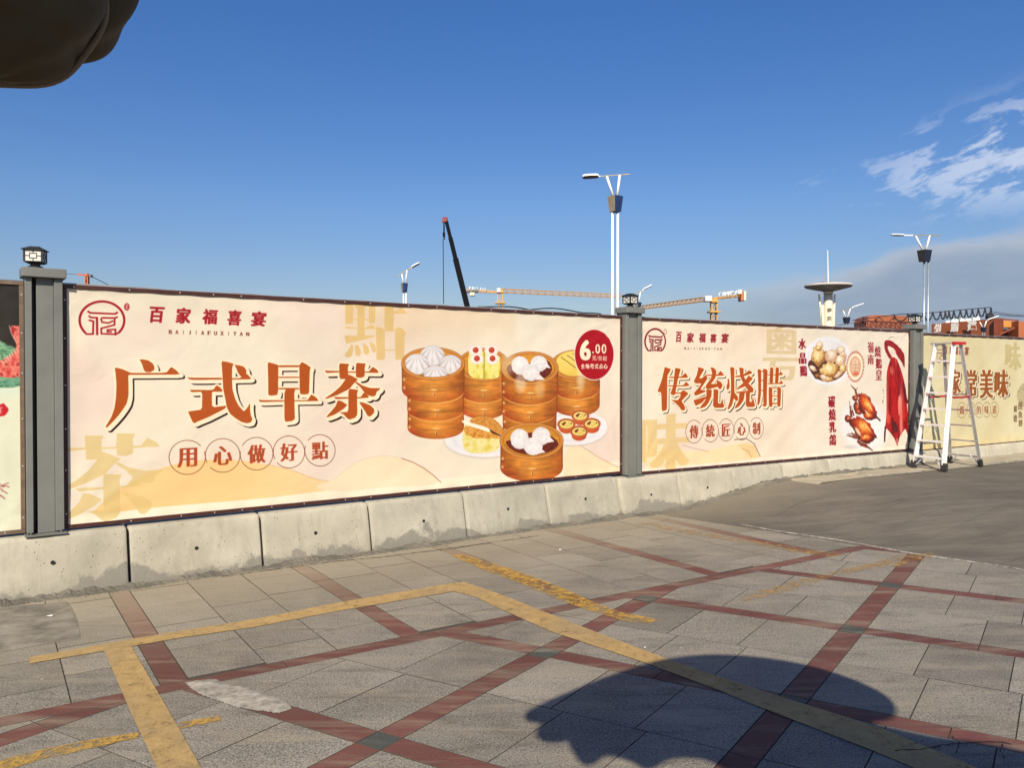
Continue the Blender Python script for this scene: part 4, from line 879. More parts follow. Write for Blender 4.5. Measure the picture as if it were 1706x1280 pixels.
ns = len(ss); mb.add(vs, [(j*ns+i, j*ns+i+1, (j+1)*ns+i+1, (j+1)*ns+i) for j in range(len(dd)-1) for i in range(ns-1)])
tag(mb.build('asphalt_road', M['asphalt'], smooth=True), kind='structure')

def clip(poly, n, c, keep=1):
    """keep the part with keep*(p.n - c) <= 0"""
    out = []; k = len(poly)
    for i in range(k):
        a, b = poly[i], poly[(i+1) % k]; da = keep*(a[0]*n[0]+a[1]*n[1]-c); db = keep*(b[0]*n[0]+b[1]*n[1]-c)
        if da <= 0: out.append(a)
        if da*db < 0: t = da/(da-db); out.append((a[0]+(b[0]-a[0])*t, a[1]+(b[1]-a[1])*t))
    return out
def area(p): return abs(sum(p[i][0]*p[(i+1) % len(p)][1]-p[(i+1) % len(p)][0]*p[i][1] for i in range(len(p))))/2
def inset(p, d):
    A = sum(p[i][0]*p[(i+1) % len(p)][1]-p[(i+1) % len(p)][0]*p[i][1] for i in range(len(p)))
    if A < 0: p = p[::-1]
    q = p
    for i in range(len(p)):
        a, b = Vector(p[i]), Vector(p[(i+1) % len(p)]); e = b-a
        if e.length < 1e-6: continue
        e.normalize(); n = (e.y, -e.x); q = clip(q, n, a.x*n[0]+a.y*n[1]-d)
        if len(q) < 3: return []
    return q
def dedupe(p):
    out = []
    for a in p:
        if not out or (a[0]-out[-1][0])**2+(a[1]-out[-1][1])**2 > 1e-6: out.append(a)
    if len(out) > 1 and (out[0][0]-out[-1][0])**2+(out[0][1]-out[-1][1])**2 < 1e-6: out.pop()
    return out
fa = Vector(PAN[1]['a']); fu = Vector(PAN[1]['u']); fn = Vector(PAN[1]['n'])
def region(p):
    """clip to the paved area: in front of the fence foot, this side of the asphalt"""
    p = clip(p, (-fn.x, -fn.y), -(fa.dot(fn)+.20)); 
    if len(p) >= 3: p = clip(p, (EN.x, EN.y), E0.dot(EN)-.004)
    if len(p) >= 3: p = clip(p, (0, 1), 1.2, -1)
    if len(p) >= 3: p = clip(p, (1, 0), -7.2, -1)
    if len(p) >= 3: p = clip(p, (1, 0), 8.5)
    return p
bed = MB(); reg = region([(-20, -20), (20, -20), (20, 20), (-20, 20)])
bed.add([(x, y, -.007) for x, y in reg], [tuple(range(len(reg)))])
M['dirt'] = mat_simple('joint_dirt', (.055, .048, .038), .95)
pav = tag(bed.build('pavement', M['dirt']), kind='structure')

A1 = math.radians(33.4); n1 = Vector((math.cos(A1), math.sin(A1))); n2 = Vector((-n1.y, n1.x))
B1 = math.radians(-30.2); B2 = math.radians(55.0); e1 = Vector((math.cos(B1), math.sin(B1))); e2 = Vector((math.cos(B2), math.sin(B2)))
detE = e1.x*e2.y-e1.y*e2.x
def ab(p): return ((p.x*e2.y-p.y*e2.x)/detE, (e1.x*p.y-e1.y*p.x)/detE)
def P(a, b): q = e1*a+e2*b; return (q.x, q.y)
def Nn(a, b): q = n1*a+n2*b; return (q.x, q.y)
gp = lambda x, y: gnd(x, y).xy
bD = sum(gp(*q).dot(n2) for q in ((140, 1170), (400, 1120), (700, 1052), (1000, 1000), (1260, 940)))/5     # upper edge of the long red strip
DW = .125
sc_list = [ab(gp(543, 1208))[1], (ab(gp(905, 1085))[1]+ab(gp(1215, 1150))[1])/2, (ab(gp(1240, 1028))[1]+ab(gp(1440, 1045))[1])/2, ab(gp(1480, 975))[1]]
cl_list = [ab(gp(640, 1230))[0], (ab(gp(1315, 1165))[0]+ab(gp(1480, 985))[0])/2]
ds = (sc_list[3]-sc_list[0])/3; dc = cl_list[1]-cl_list[0]
print('S', sc_list, 'C', cl_list, 'ds', ds, 'dc', dc, 'bD', bD)
S_LINES = [sc_list[0]+ds*k for k in (-3, -2, -1)]+sc_list+[sc_list[3]+ds, sc_list[3]+2*ds]
C_LINES = [cl_list[0]+dc*k for k in (-3, -2, -1, 0)]+[cl_list[1]]+[cl_list[1]+dc*k for k in (1, 2, 3, 4)]
na = [(gp(235, 1065).dot(n1)+gp(275, 1075).dot(n1))/2, (gp(572, 1004).dot(n1)+gp(600, 1000).dot(n1)+.0)/2, gp(1082, 927).dot(n1)]
n2c = (gp(668, 1064).dot(n1)+gp(705, 1056).dot(n1))/2; n1c = (gp(225, 1065).dot(n1)+gp(275, 1075).dot(n1))/2; n3c = gp(1080, 927).dot(n1)
dn = (n3c-n1c)/3; print('N', n1c, n2c, n3c, dn)
N_LINES = [n1c-2*dn, n1c-dn, n1c, n2c, n1c+2*dn, n3c, n3c+dn, n3c+2*dn]
HW = .072                                            # half width of a strip
pieces = []                                          # (polygon, kind)
def addp(poly, kind, j=.0022):
    if len(poly) < 3: return
    poly = region(poly)
    if len(poly) < 3: return
    poly = dedupe(inset(poly, j+.0002))
    if len(poly) >= 3 and area(poly) > .0009: pieces.append((poly, kind))
above = lambda q: clip(q, (n2.x, n2.y), bD, -1)      # beyond the strip (fence side)
below = lambda q: clip(q, (n2.x, n2.y), bD-DW)
rr = random.Random(5)
for i, a0 in enumerate(N_LINES[:-1]):                # fence side of the long strip
    a1 = N_LINES[i+1]; L, Rr = a0+HW, a1-HW; w = (Rr-L)/3
    for c in range(3):
        off = (0, .27, .10)[c]+rr.uniform(-.05, .05); b = bD-off; 
        while b < bD+5.2:
            h_ = .53; q = above([Nn(L+c*w, b), Nn(L+(c+1)*w, b), Nn(L+(c+1)*w, b+h_), Nn(L+c*w, b+h_)]); addp(q, 'slab'); b += h_
    b = bD
    while b < bD+5:
        ln = rr.choice((.55, .75, .9)); addp([Nn(a0-HW, b), Nn(a0+HW, b), Nn(a0+HW, b+ln), Nn(a0-HW, b+ln)], 'red_slab'); b += ln
a = -6.
while a < 10:
    ln = rr.choice((.6, .85, 1.0)); addp([Nn(a, bD-DW), Nn(a+ln, bD-DW), Nn(a+ln, bD), Nn(a, bD)], 'red_slab'); a += ln
for i in range(len(C_LINES)-1):                      # camera side
    for j in range(len(S_LINES)-1):
        x0, x1, y0, y1 = C_LINES[i]+HW, C_LINES[i+1]-HW, S_LINES[j]+HW, S_LINES[j+1]-HW
        rows = [(y0, (y0+y1)/2), ((y0+y1)/2, y1)]
        for r_, (r0, r1) in enumerate(rows):
            cuts = [0, .30, .65, 1] if r_ else [0, .36, .70, 1]
            if rr.random() < .2: cuts = [0, .5, 1]
            for k in range(len(cuts)-1):
                u0, u1 = x0+(x1-x0)*cuts[k], x0+(x1-x0)*cuts[k+1]
                addp(below([P(u0, r0), P(u1, r0), P(u1, r1), P(u0, r1)]), 'slab')
for i, x in enumerate(C_LINES):
    for j, y in enumerate(S_LINES):
        addp(below([P(x-HW, y-HW), P(x+HW, y-HW), P(x+HW, y+HW), P(x-HW, y+HW)]), 'dark_slab')
        for lo, hi in ((y+HW, y+ds/2), (y+ds/2, y+ds-HW)): addp(below([P(x-HW, lo), P(x+HW, lo), P(x+HW, hi), P(x-HW, hi)]), 'red_slab')
        for lo, hi in ((x+HW, x+dc/2), (x+dc/2, x+dc-HW)): addp(below([P(lo, y-HW), P(hi, y-HW), P(hi, y+HW), P(lo, y+HW)]), 'red_slab')
def seen(poly):
    cx_ = sum(p[0] for p in poly)/len(poly); cy_ = sum(p[1] for p in poly)/len(poly)
    X_, Y_ = project(np.array([[cx_, max(cy_, .5), 0.]])); inn = cy_ > 2.9 and -60 < X_[0] < 1766 and Y_[0] < 1345
    return (0 if inn else 1, -area(poly)*CAMZ/(max(cy_, .5)**3))
pieces.sort(key=lambda q: seen(q[0])); print('pavement pieces', len(pieces))
SM = {'slab': M['slab'], 'red_slab': M['redslab'], 'dark_slab': M['darkslab']}; cnt = {}
rest = MB(); rest_i = {'slab': 0, 'red_slab': 1, 'dark_slab': 2}
for poly, kind in pieces:
    cnt[kind] = cnt.get(kind, 0)+1; dz = rr.uniform(-.0016, .0006)
    top = inset(poly, .0009); top = dedupe(top) if top else poly
    A_ = sum(poly[i][0]*poly[(i+1) % len(poly)][1]-poly[(i+1) % len(poly)][0]*poly[i][1] for i in range(len(poly)))
    if A_ < 0: poly = poly[::-1]
    if len(top) != len(poly): top = poly
    t = MB() if cnt[kind] <= 280 else rest
    t.cur = rest_i[kind] if t is rest else 0
    n_ = len(poly); vs = [(x, y, -.012) for x, y in poly]+[(x, y, dz-.0012) for x, y in poly]+[(x, y, dz) for x, y in top]
    t.add(vs, [tuple(range(2*n_, 3*n_))]); base_ = len(t.v)-len(vs); t.cur = 3 if t is rest else 1; t.f += [tuple(base_+q_ for q_ in f_) for f_ in [(k+i, k+(i+1) % n_, k+n_+(i+1) % n_, k+n_+i) for k in (0, n_) for i in range(n_)]]; t.mi += [t.cur]*(2*n_)
    if t is not rest: t.build(kind, [SM[kind], M['dirt']], pav)
if rest.v: tag(rest.build('outer_slabs', [M['slab'], M['redslab'], M['darkslab'], M['dirt']], pav), kind='stuff')

def sheet(name, pts, mat, z=.004, px=True, kind='structure', h=.0):
    q = [gnd(x, y, h) for x, y in pts] if px else [Vector((*p, 0)) for p in pts]
    m_ = MB(); n_ = len(q); cen = sum(q, Vector())/n_
    m_.add([(v.x, v.y, h+z) for v in q], [tuple(range(n_))]); o = m_.build(name, mat); return tag(o, kind=kind)
sheet('yellow_road_line', [(48,1097),(214,1067),(277,1056),(430,1032),(560,1006),(753,973),(800,985),(753,987),(560,1020),(430,1045),(277,1068),(219,1078.5),(50,1107)], M['yellow'])
sheet('yellow_road_line', [(756,973.5),(773,971),(830,990),(971,1046),(1110,1099),(1250,1146.5),(1473,1217),(1617,1277),(1760,1335),(1640,1335),(1521,1281),(1442,1248),(1250,1174),(1198,1152),(1072,1105),(916,1053),(820,1010),(793,996),(760,988)], M['yellow'], .0046)
sheet('yellow_road_line', [(174,1086),(219,1079),(270,1167),(335,1281),(400,1400),(330,1400),(262,1282),(217,1187)], M['yellow'], .0046)
sheet('yellow_road_line', [(752,926),(770,924),(850,948),(925,975),(990,1005),(1030,1020),(1098,1034),(1080,1040),(1050,1038),(1000,1025),(930,1000),(875,976),(800,948)], M['yellow2'])
sheet('yellow_road_line', [(1060,872),(1085,872),(1150,884),(1250,900),(1330,914),(1412,925),(1385,929),(1310,918),(1230,905),(1130,888)], M['yellow3'])
sheet('yellow_road_line', [(0,1269),(60,1253),(140,1236),(232,1222),(230,1232),(150,1249),(60,1271),(0,1287)], M['yellow2'])
sheet('yellow_road_line', [(294,1206),(330,1200),(366,1194),(368,1202),(330,1210),(298,1217)], M['yellow2'])
sheet('yellow_road_line', [(1225,998),(1300,975),(1360,960),(1440,942),(1500,930),(1500,936),(1480,942),(1390,962),(1320,985),(1240,1003)], M['yellow3'])
sheet('yellow_road_line', [(1440,943),(1500,925),(1558,922),(1550,932),(1480,948)], M['yellow3'], .0052)
sheet('cream_edge_line', [(1236,874),(1290,884),(1400,900),(1520,922),(1620,936),(1760,957),(1760,959),(1620,938.4),(1520,924.2),(1400,902.4),(1290,885.5),(1236,875.5)], M['whiteline'], .003)
# thin bright edging and dusty apron in front of the right-hand barriers (ground there is .19 higher)
sheet('white_edge_line', [(1440,794),(1520,786),(1600,777.5),(1706,766),(1860,750),(1860,753.5),(1706,770),(1600,781.5),(1520,789.5),(1440,797)], M['whiteline'], .012, h=.245)
def apron():
    m_ = MB(); vs = []; n_ = 0
    for k in range(60):
        px_ = 1290+k*10; top = 815-(px_-1290)*.1235 if px_ < 1520 else 786.6-(px_-1520)*.11
        a_ = gnd(px_, top, .245); q = (a_-Vector((fa.x, fa.y, 0)))
        for t_ in (0, .5, 1.):
            v = a_+Vector((-.57, .82, 0))*(t_*.6); vs.append((v.x, v.y, max(.245, gh(v.x, v.y))*min(1, (k+1)/9) + .006+ .006*math.sin(k*.9+t_*3)*(.5 if t_ else 0)))
    m_.add(vs, [(k*3+j, k*3+3+j, k*3+4+j, k*3+1+j) for k in range(59) for j in (0, 1)]); tag(m_.build('concrete_apron', M['apron'], smooth=True), kind='structure')
apron()
def rough_patch(name, pts, mat, hgt, seed, z0=.0):
    """thin irregular patch: pixel outline filled with a fine grid whose height follows two dimensional noise"""
    q = [gnd(x, y).xy for x, y in pts]; r_ = random.Random(seed); den = []
    for i in range(len(q)):
        a_, b_ = q[i], q[(i+1) % len(q)]; k_ = max(1, int((b_-a_).length/.02)); den += [a_.lerp(b_, j/k_)+Vector((r_.uniform(-1, 1), r_.uniform(-1, 1)))*.003 for j in range(k_)]
    xs = [p.x for p in den]; ys = [p.y for p in den]; h = .008
    def inside(x, y):
        c_ = False; n_ = len(den)
        for i in range(n_):
            a_, b_ = den[i], den[i-1]
            if (a_.y > y) != (b_.y > y) and x < (b_.x-a_.x)*(y-a_.y)/(b_.y-a_.y)+a_.x: c_ = not c_
        return c_
    x0, y0 = min(xs)-h, min(ys)-h; nx, ny = int((max(xs)-x0)/h)+2, int((max(ys)-y0)/h)+2; ins = np.zeros((ny, nx), np.float32)
    for j in range(ny):
        for i in range(nx): ins[j, i] = inside(x0+i*h, y0+j*h)
    soft = blur(blur(ins, 3), 3)**2; n1_ = vnoise(ny, nx, 30, 12, seed, 5); m_ = MB(); idx = {}; vs = []; fs = []
    for j in range(ny-1):
        for i in range(nx-1):
            if ins[j:j+2, i:i+2].sum() > 2:
                f = []
                for jj, ii in ((j, i), (j, i+1), (j+1, i+1), (j+1, i)):
                    if (jj, ii) not in idx:
                        idx[(jj, ii)] = len(vs); vs.append((x0+ii*h+r_.uniform(-.002, .002), y0+jj*h+r_.uniform(-.002, .002), z0+.0005+hgt*soft[jj, ii]*(.2+1.3*max(0, n1_[jj, ii]-.2))))
                    f.append(idx[(jj, ii)])
                fs.append(tuple(f))
    m_.add(vs, fs); return m_.build(name, mat, None, True)
tag(rough_patch('spilled_cement', [(308,1138),(335,1134),(357,1132),(378,1142),(420,1148),(455,1160),(478,1172),(488,1182),(462,1190),(430,1186),(395,1180),(350,1165),(322,1152)], M['cement'], .012, 3), kind='structure')
tag(rough_patch('worn_cement_patch', [(-60,1022),(0,1012),(60,1008),(112,1003),(124,1022),(132,1045),(134,1066),(70,1075),(0,1088),(-60,1097)], M['oldcement'], .006, 4), kind='structure')
def crack(pts, w, seed):
    r_ = random.Random(seed); q = [gnd(x, y).xy for x, y in pts]; up, dn_ = [], []
    for i in range(len(q)-1):
        k_ = max(1, int((q[i+1]-q[i]).length/.025)); d = (q[i+1]-q[i]).normalized(); n_ = Vector((-d.y, d.x))
        for j in range(k_):
            p = q[i].lerp(q[i+1], j/k_)+n_*r_.uniform(-.006, .006); ww = w*r_.uniform(.25, 1.); up.append(p+n_*ww); dn_.append(p-n_*ww)
    m_ = MB(); k_ = len(up); m_.add([(v.x, v.y, .0055) for v in up+dn_], [(i, i+1, k_+i+1, k_+i) for i in range(k_-1)]); return tag(m_.build('pavement_crack', M['crack']), kind='structure')
crack([(1490,1253),(1540,1251),(1570,1244),(1605,1240),(1640,1238),(1672,1240),(1700,1244)], .006, 1)
crack([(1585,1229),(1597,1238),(1596,1250),(1590,1262)], .003, 2); crack([(1672,1242),(1668,1256),(1672,1272)], .003, 3)
crack([(368,962),(440,952),(500,944),(560,936),(640,929),(700,921),(765,913),(830,903),(900,893)], .008, 5)

# ------------------------------------------------------------------ concrete barriers under the fence
_nz = {}
def bn(x, s_=0):
    i = math.floor(x); f = x-i; f = f*f*(3-2*f)
    g = lambda k: random.Random(k*7919+s_*104729).random()
    return g(i)*(1-f)+g(i+1)*f
PROF = [(.26, -.09), (.22, .20), (.18, .448), (.10, .455), (.0, .456), (-.045, .453), (-.066, .444), (-.078, .42), (-.095, .34), (-.113, .26), (-.132, .17), (-.15, .08), (-.165, .0), (-.17, -.09)]
def barrier(pan, t0, length, label, zoff, seed):
    u = Vector(pan['u']); n_ = Vector(pan['n']); a_ = Vector(pan['a']); o3 = a_+u*t0
    e = empty('concrete_barrier', (o3.x, o3.y, 0), pan['ang']+random.Random(seed).uniform(-.004, .004))
    K = 30; vs = []; fs = []
    g_ = random.Random(seed*3).uniform(.011, .017); xs = [g_, g_+.008, g_+.02]+list(np.linspace(g_+.05, length-g_-.05, K-6))+[length-g_-.02, length-g_-.008, length-g_]
    for i, x in enumerate(xs):
        endk = (.005, .0015, 0)[min(i, 2)] if i < 3 else ((.005, .0015, 0)[min(len(xs)-1-i, 2)] if i > len(xs)-4 else 0)
        for j, (y, z) in enumerate(PROF):
            r_ = (bn(x*9+j*3.1, seed)-.5)*.006 + (bn(x*40+j*11, seed+1)-.5)*.0035; chip = 0
            if 5 <= j <= 7 and bn(x*6, seed+7) > .82: chip = .012*(bn(x*25, seed+8))
            vs.append((x, y+endk+r_+chip, z-(endk*.6 if z > .4 else 0)-chip*.7+zoff*(1 if z > .1 else 0)))
    m_ = len(PROF); k_ = len(xs)
    fs = [(i*m_+j, i*m_+j+1, (i+1)*m_+j+1, (i+1)*m_+j) for i in range(k_-1) for j in range(m_-1)]+[tuple(range(m_-1, -1, -1)), tuple((k_-1)*m_+j for j in range(m_))]
    b = MB(); b.add(vs, fs); b.build('concrete_block', M['concrete'], e, True)
    h = MB(); hx = length*.5+random.Random(seed).uniform(-.04, .04); hz = .235+random.Random(seed+3).uniform(-.02, .02); yy = -.118-.003
    h.lathe([(.016, 0), (.016, .006)], 10); hv = [(hx+x, yy-.004-z*.2, hz+y) for x, y, z in h.v]; h.v = hv; h.build('dark_hole_disc', M['crack'], e)  # dark disc on the face stands for the shade inside a hole
    tag(e, label, 'concrete barrier', 'concrete barriers along the foot of the fence'); return e
lab1 = ['bare concrete barrier beneath the seafood banner, left of the tall near post', 'stained concrete barrier with broken mortar beneath the near grey fence post',
        'concrete barrier under the big tea character, second from the near post', 'concrete barrier under the row of circled characters, third from the near post', 'concrete barrier under the pale dune print, mortar crumbling at its right foot',
        'concrete barrier under the cut pineapple bun picture', 'dark jointed concrete barrier under the front steamer basket picture', 'concrete barrier whose top meets the lower end of the middle fence post']
k = 0
for i, t in enumerate((-2.765, -1.695, -.625, .445, 1.515, 2.56, 3.637, 4.72)):
    nx = (-1.695, -.625, .445, 1.515, 2.56, 3.637, 4.72, 5.80)[i]; barrier(PAN[1], t, nx-t, lab1[i], random.Random(i).uniform(-.004, .004), 10+i)
lab2 = ['concrete barrier right of the middle post with a pale broken skirt', 'half buried concrete barrier under the yellow flavour character', 'half buried concrete barrier under the circled characters of the roast meat banner', 'low concrete barrier under the blank middle of the roast meat banner',
        'low sunken concrete barrier under the poached chicken plate', 'low sunken concrete barrier left of the stepladder']
for i in range(6): barrier(PAN[2], (-.40, .545, 1.525, 2.52, 3.52, 4.53)[i], (.945, .98, .995, 1.0, 1.01, 1.0)[i], lab2[i], -.012, 40+i)
lab3 = ['low concrete barrier behind the stepladder', 'low concrete barrier just right of the stepladder', 'low concrete barrier under the yellowish banner near the right picture edge', 'low concrete barrier at the right picture edge', 'far concrete barrier beyond the right picture edge']
for i in range(5): barrier(PAN[3], -.35+i*1.15, 1.15, lab3[i], -.02, 60+i)

def fillet():
    m_ = MB(); vs = []; T = np.arange(-2.8, 13.0, .014); prof = 7
    L1 = PAN[1]['L']; P2a = Vector(PAN[2]['a']); u2 = Vector(PAN[2]['u']); n2_ = Vector(PAN[2]['n'])
    for t in T:
        t = float(t)
        if t < L1: o = fa+fu*t; n_ = fn
        else: o = P2a+u2*(t-L1-.26); n_ = n2_
        env = .6+.4*smooth(abs(t-1.8), .2, .9)
        hh = .008+.06*max(0, bn(t*2.1, 3)*.8+bn(t*6.5, 4)*.3-.42)*(1 if t < 6.5 else .7)+.03*(bn(t*17, 5)-.45)+.014*(bn(t*60, 15)-.5)
        hh = max(.004, hh); ww = .10+.09*bn(t*2.2, 6)+.03*bn(t*15, 7)
        for j in range(prof):
            f = j/(prof-1); y = .145+(ww)*f**.9; z = hh*(1-f)**1.7+.002-(.008 if j == prof-1 else 0)+(bn(t*35+j*5, 8)-.5)*.010*(1-f*.6)+(bn(t*90+j*17, 9)-.5)*.007
            if j == 0: y = .115; 
            p = o+n_*y; vs.append((p.x, p.y, z+gh(p.x, p.y)))
    k_ = len(T); m_.add(vs, [(i*prof+j, (i+1)*prof+j, (i+1)*prof+j+1, i*prof+j+1) for i in range(k_-1) for j in range(prof-1)])
    tag(m_.build('mortar_strip', M['mortar']), kind='structure')
fillet()
# rubble crumbs along the foot
m_ = MB(); r_ = random.Random(9)
for k in range(420):
    t = r_.uniform(-2, 9); y = .2+abs(r_.gauss(0, .10)); o = fa+fu*t+fn*y
    if t > PAN[1]['L']: o = Vector(PAN[2]['a'])+Vector(PAN[2]['u'])*(t-PAN[1]['L'])+Vector(PAN[2]['n'])*y
    s_ = r_.uniform(.003, .011); z = gh(o.x, o.y); m_.add([(o.x+r_.uniform(-s_, s_), o.y+r_.uniform(-s_, s_), z) for _ in range(3)]+[(o.x, o.y, z+s_)], [(0, 1, 3), (1, 2, 3), (2, 0, 3)])
tag(m_.build('rubble_crumbs', M['mortar']), kind='stuff')

# ------------------------------------------------------------------ fence: framed panels, banners, posts, lanterns
FM = [M['bronze'], M['maroon'], M['maroon'], M['maroon']]
plab = ['brown steel panel frame left of the near grey post', 'long maroon steel panel frame around the dim sum banner', 'maroon steel panel frame around the roast meat banner', 'dark panel frame behind the stepladder']
def panel(i):
    p = PAN[i]; e = empty('hoarding_section', (*p['a'], 0), p['ang']); L, zt, zb = p['L'], p['zt'], p['zb']; w = FR
    tag(e, plab[i], 'fence panel', 'framed panels of the hoarding')
    r_ = random.Random(i)
    MB().box(0, L, 0, .04, zt-w, zt, .003).build('top_rail', FM[i], e); MB().box(0, L, 0, .04, zb, zb+w, .003).build('bottom_rail', FM[i], e)
    for x in (0, L-w): MB().box(x, x+w, .001, .039, zb+w, zt-w, .003).build('side_rail', FM[i], e)
    MB().box(.01, L-.01, .026, .03, zb+.01, zt-.01).build('backing_sheet', M['backing'], e)
    # thin bright flashing lying on the top rail
    m_ = MB(); K = 60; vs = []
    for k in range(K+1):
        x = L*k/K; z = zt+.003+.010*bn(k*.35, 20+i)
        vs += [(x, .012, zt+.001), (x, .012, z), (x, .05, z+.004)]
    m_.add(vs, [(k*3+j, k*3+3+j, k*3+4+j, k*3+1+j) for k in range(K) for j in (0, 1)]); m_.build('top_flashing', mat_simple('flashing%d' % i, (.30, .28, .27) if i else (.1, .12, .2), .5, .3), e)
    s_ = MB(); x = .08
    while x < L-.05:
        for z in (zt-w*.55, zb+w*.5):
            if r_.random() < .9:
                s_.lathe([(.0065, 0), (.005, .003)], 8, (0, 0, 0)); n_ = 16
                s_.v[-n_:] = [(x+a_, -c_-.0005, z+b_+r_.uniform(-.0, .0)) for a_, b_, c_ in s_.v[-n_:]]
        x += r_.uniform(.22, .42)
    z = zb+.12
    while z < zt-.1:
        for x in (w*.5, L-w*.5):
            s_.lathe([(.0065, 0), (.005, .003)], 8); s_.v[-16:] = [(x+a_, -c_+.0005, z+b_) for a_, b_, c_ in s_.v[-16:]]
        z += r_.uniform(.28, .4)
    tag(s_.build('screws', M['screw'], e), kind='stuff')
for i in range(4): panel(i)
def banner(i, im, label, seed):
    p = PAN[i]; e_loc = (*p['a'], 0); L, H = p['L']-2*FR, p['H']-2*FR; NX, NZ = 150, 54; vs = []; uvs = []
    for b in range(NZ+1):
        for a_ in range(NX+1):
            x, z = a_/NX, b/NZ; X, Z = x*L, z*H
            edge = min(X, L-X, Z, H-Z); en = smooth(edge, 0, .18)
            d = (bn(X*1.3+Z*2.1, seed)-.5)*.022*en+(bn(X*4.2-Z*5.3, seed+1)-.5)*.005*en
            sag = math.sin(X*2*math.pi/.31+seed)*.0035*math.exp(-min(Z, H-Z)/.05)
            for cx_, cz_ in ((0, H), (0, 0), (L, H), (L, 0)):          # creases pulled from the corners
                r0 = math.hypot(X-cx_, Z-cz_); an = math.atan2(abs(Z-cz_), abs(X-cx_)); d += .009*math.sin(an*19+seed)*math.exp(-r0/.34)*smooth(r0, .02, .12)
            vs.append((FR+X, .014-d*.9-sag, p['zb']+FR+Z)); uvs.append((x, z))
    m_ = MB(); n_ = NX+1; m_.add(vs, [(j*n_+k_, j*n_+k_+1, (j+1)*n_+k_+1, (j+1)*n_+k_) for j in range(NZ) for k_ in range(NX)])
    o = m_.build('printed_banner', mat_print('banner_print_%d' % i, im, seed), None, True); o.location = e_loc; o.rotation_euler = (0, 0, p['ang'])
    uvl = o.data.uv_layers.new(name='UVMap'); li = np.empty(len(o.data.loops), np.int32); o.data.loops.foreach_get('vertex_index', li)
    uvl.data.foreach_set('uv', np.array(uvs, np.float32)[li].ravel()); tag(o, label, 'banner'); return o
import time; _t = time.time()
banner(0, print_zero(), 'white and black seafood banner cut off by the left picture edge', 1)
banner(1, print_one(), 'large cream banner printed with steamer baskets, buns and a red 6.00 badge', 2)
banner(2, print_two(), 'pinkish cream banner printed with poached chicken, roast pigeons and a red goose', 3)
banner(3, print_three(), 'yellowish banner partly hidden behind the stepladder', 4)
print('prints', round(time.time()-_t, 1))

def post(pos, ang, z0, z1, label):
    e = empty('fence_post', (pos[0], pos[1], 0), ang); tag(e, label, 'fence post', 'grey posts of the hoarding')
    MB().box(-.05, .066, -.024, .13, z0, z1, .003).build('post_body', M['post'], e)
    MB().box(-.125, -.0505, .10, .13, z0, z1, .002).build('back_plate', M['post'], e)
    MB().box(-.125, -.08, -.048, .0995, z0+.01, z1, .003).build('front_flange', M['post'], e); MB().box(.0665, .125, -.050, .0995, z0+.01, z1, .003).build('front_flange', M['post'], e)
    MB().box(-.148, .148, -.085, .14, z1, z1+.072, .004).build('post_cap', M['post'], e)
    m_ = MB()
    for x in (-.10, .10): m_.tube([(x, -.07, z0-.012), (x, -.07, z0+.035)], .004, 6)
    m_.box(-.14, .14, -.09, .14, z0-.012, z0-.001); m_.build('base_plate', M['post'], e); return e
def lantern(pos, z, rz, label, s_=1.0):
    e = empty('post_lantern', (pos[0], pos[1], z), rz); tag(e, label, 'lantern', 'square lanterns on the fence posts'); h = .0675*s_
    MB().lathe([(.062*s_, 0), (.055*s_, .012*s_), (.036*s_, .02*s_), (.036*s_, .034*s_)], 12).build('pedestal', M['lantern'], e)
    m_ = MB(); m_.prism([(-h*.7, -h*.7), (h*.7, -h*.7), (h*.7, h*.7), (-h*.7, h*.7)], .034*s_, .046*s_, [(-h, -h), (h, -h), (h, h), (-h, h)])
    m_.box(-h, h, -h, h, .046*s_, .051*s_)
    for a_ in (-1, 1):
        for b_ in (-1, 1): m_.box(min(a_*h, a_*(h-.013*s_)), max(a_*h, a_*(h-.013*s_)), min(b_*h, b_*(h-.013*s_)), max(b_*h, b_*(h-.013*s_)), .051*s_, .134*s_)
    m_.box(-h, h, -h, h, .134*s_, .138*s_); m_.build('lantern_body', M['lantern'], e)
    for k in range(4):
        a_ = k*math.pi/2; c_, q_ = math.cos(a_), math.sin(a_)
        def R3(vs): return [(x*c_-y*q_, x*q_+y*c_, z_) for x, y, z_ in vs]
        g_ = MB(); g_.box(-h+.012*s_, h-.012*s_, -h+.006*s_, -h+.009*s_, .0515*s_, .1335*s_); g_.v = R3(g_.v); g_.build('pane', M['pane'], e)
        f_ = MB(); y0, y1 = -h+.001*s_, -h+.0055*s_; zc = .0925*s_; w_ = .0035*s_
        for (xa, xb, za, zb_) in ((-.026, .026, .017, .0205), (-.026, .026, -.0205, -.017), (-.026, -.0225, -.017, .017), (.0225, .026, -.017, .017), (-.0018, .0018, .0205, .041), (-.0018, .0018, -.041, -.0205), (-.0555, -.026, -.0018, .0018), (.026, .0555, -.0018, .0018)):
            f_.box(xa*s_, xb*s_, y0, y1, zc+za*s_, zc+zb_*s_)
        f_.v = R3(f_.v); f_.build('lattice', M['lantern'], e)
    r_ = .080*s_; m_ = MB(); m_.prism([(-r_, -r_), (r_, -r_), (r_, r_), (-r_, r_)], .138*s_, .144*s_); m_.prism([(-r_*.98, -r_*.98), (r_*.98, -r_*.98), (r_*.98, r_*.98), (-r_*.98, r_*.98)], .1445*s_, .162*s_, [(-r_*.5, -r_*.5), (r_*.5, -r_*.5), (r_*.5, r_*.5), (-r_*.5, r_*.5)])
    m_.prism([(-r_*.46, -r_*.46), (r_*.46, -r_*.46), (r_*.46, r_*.46), (-r_*.46, r_*.46)], .1625*s_, .168*s_); m_.build('lantern_roof', M['lantern'], e); return e
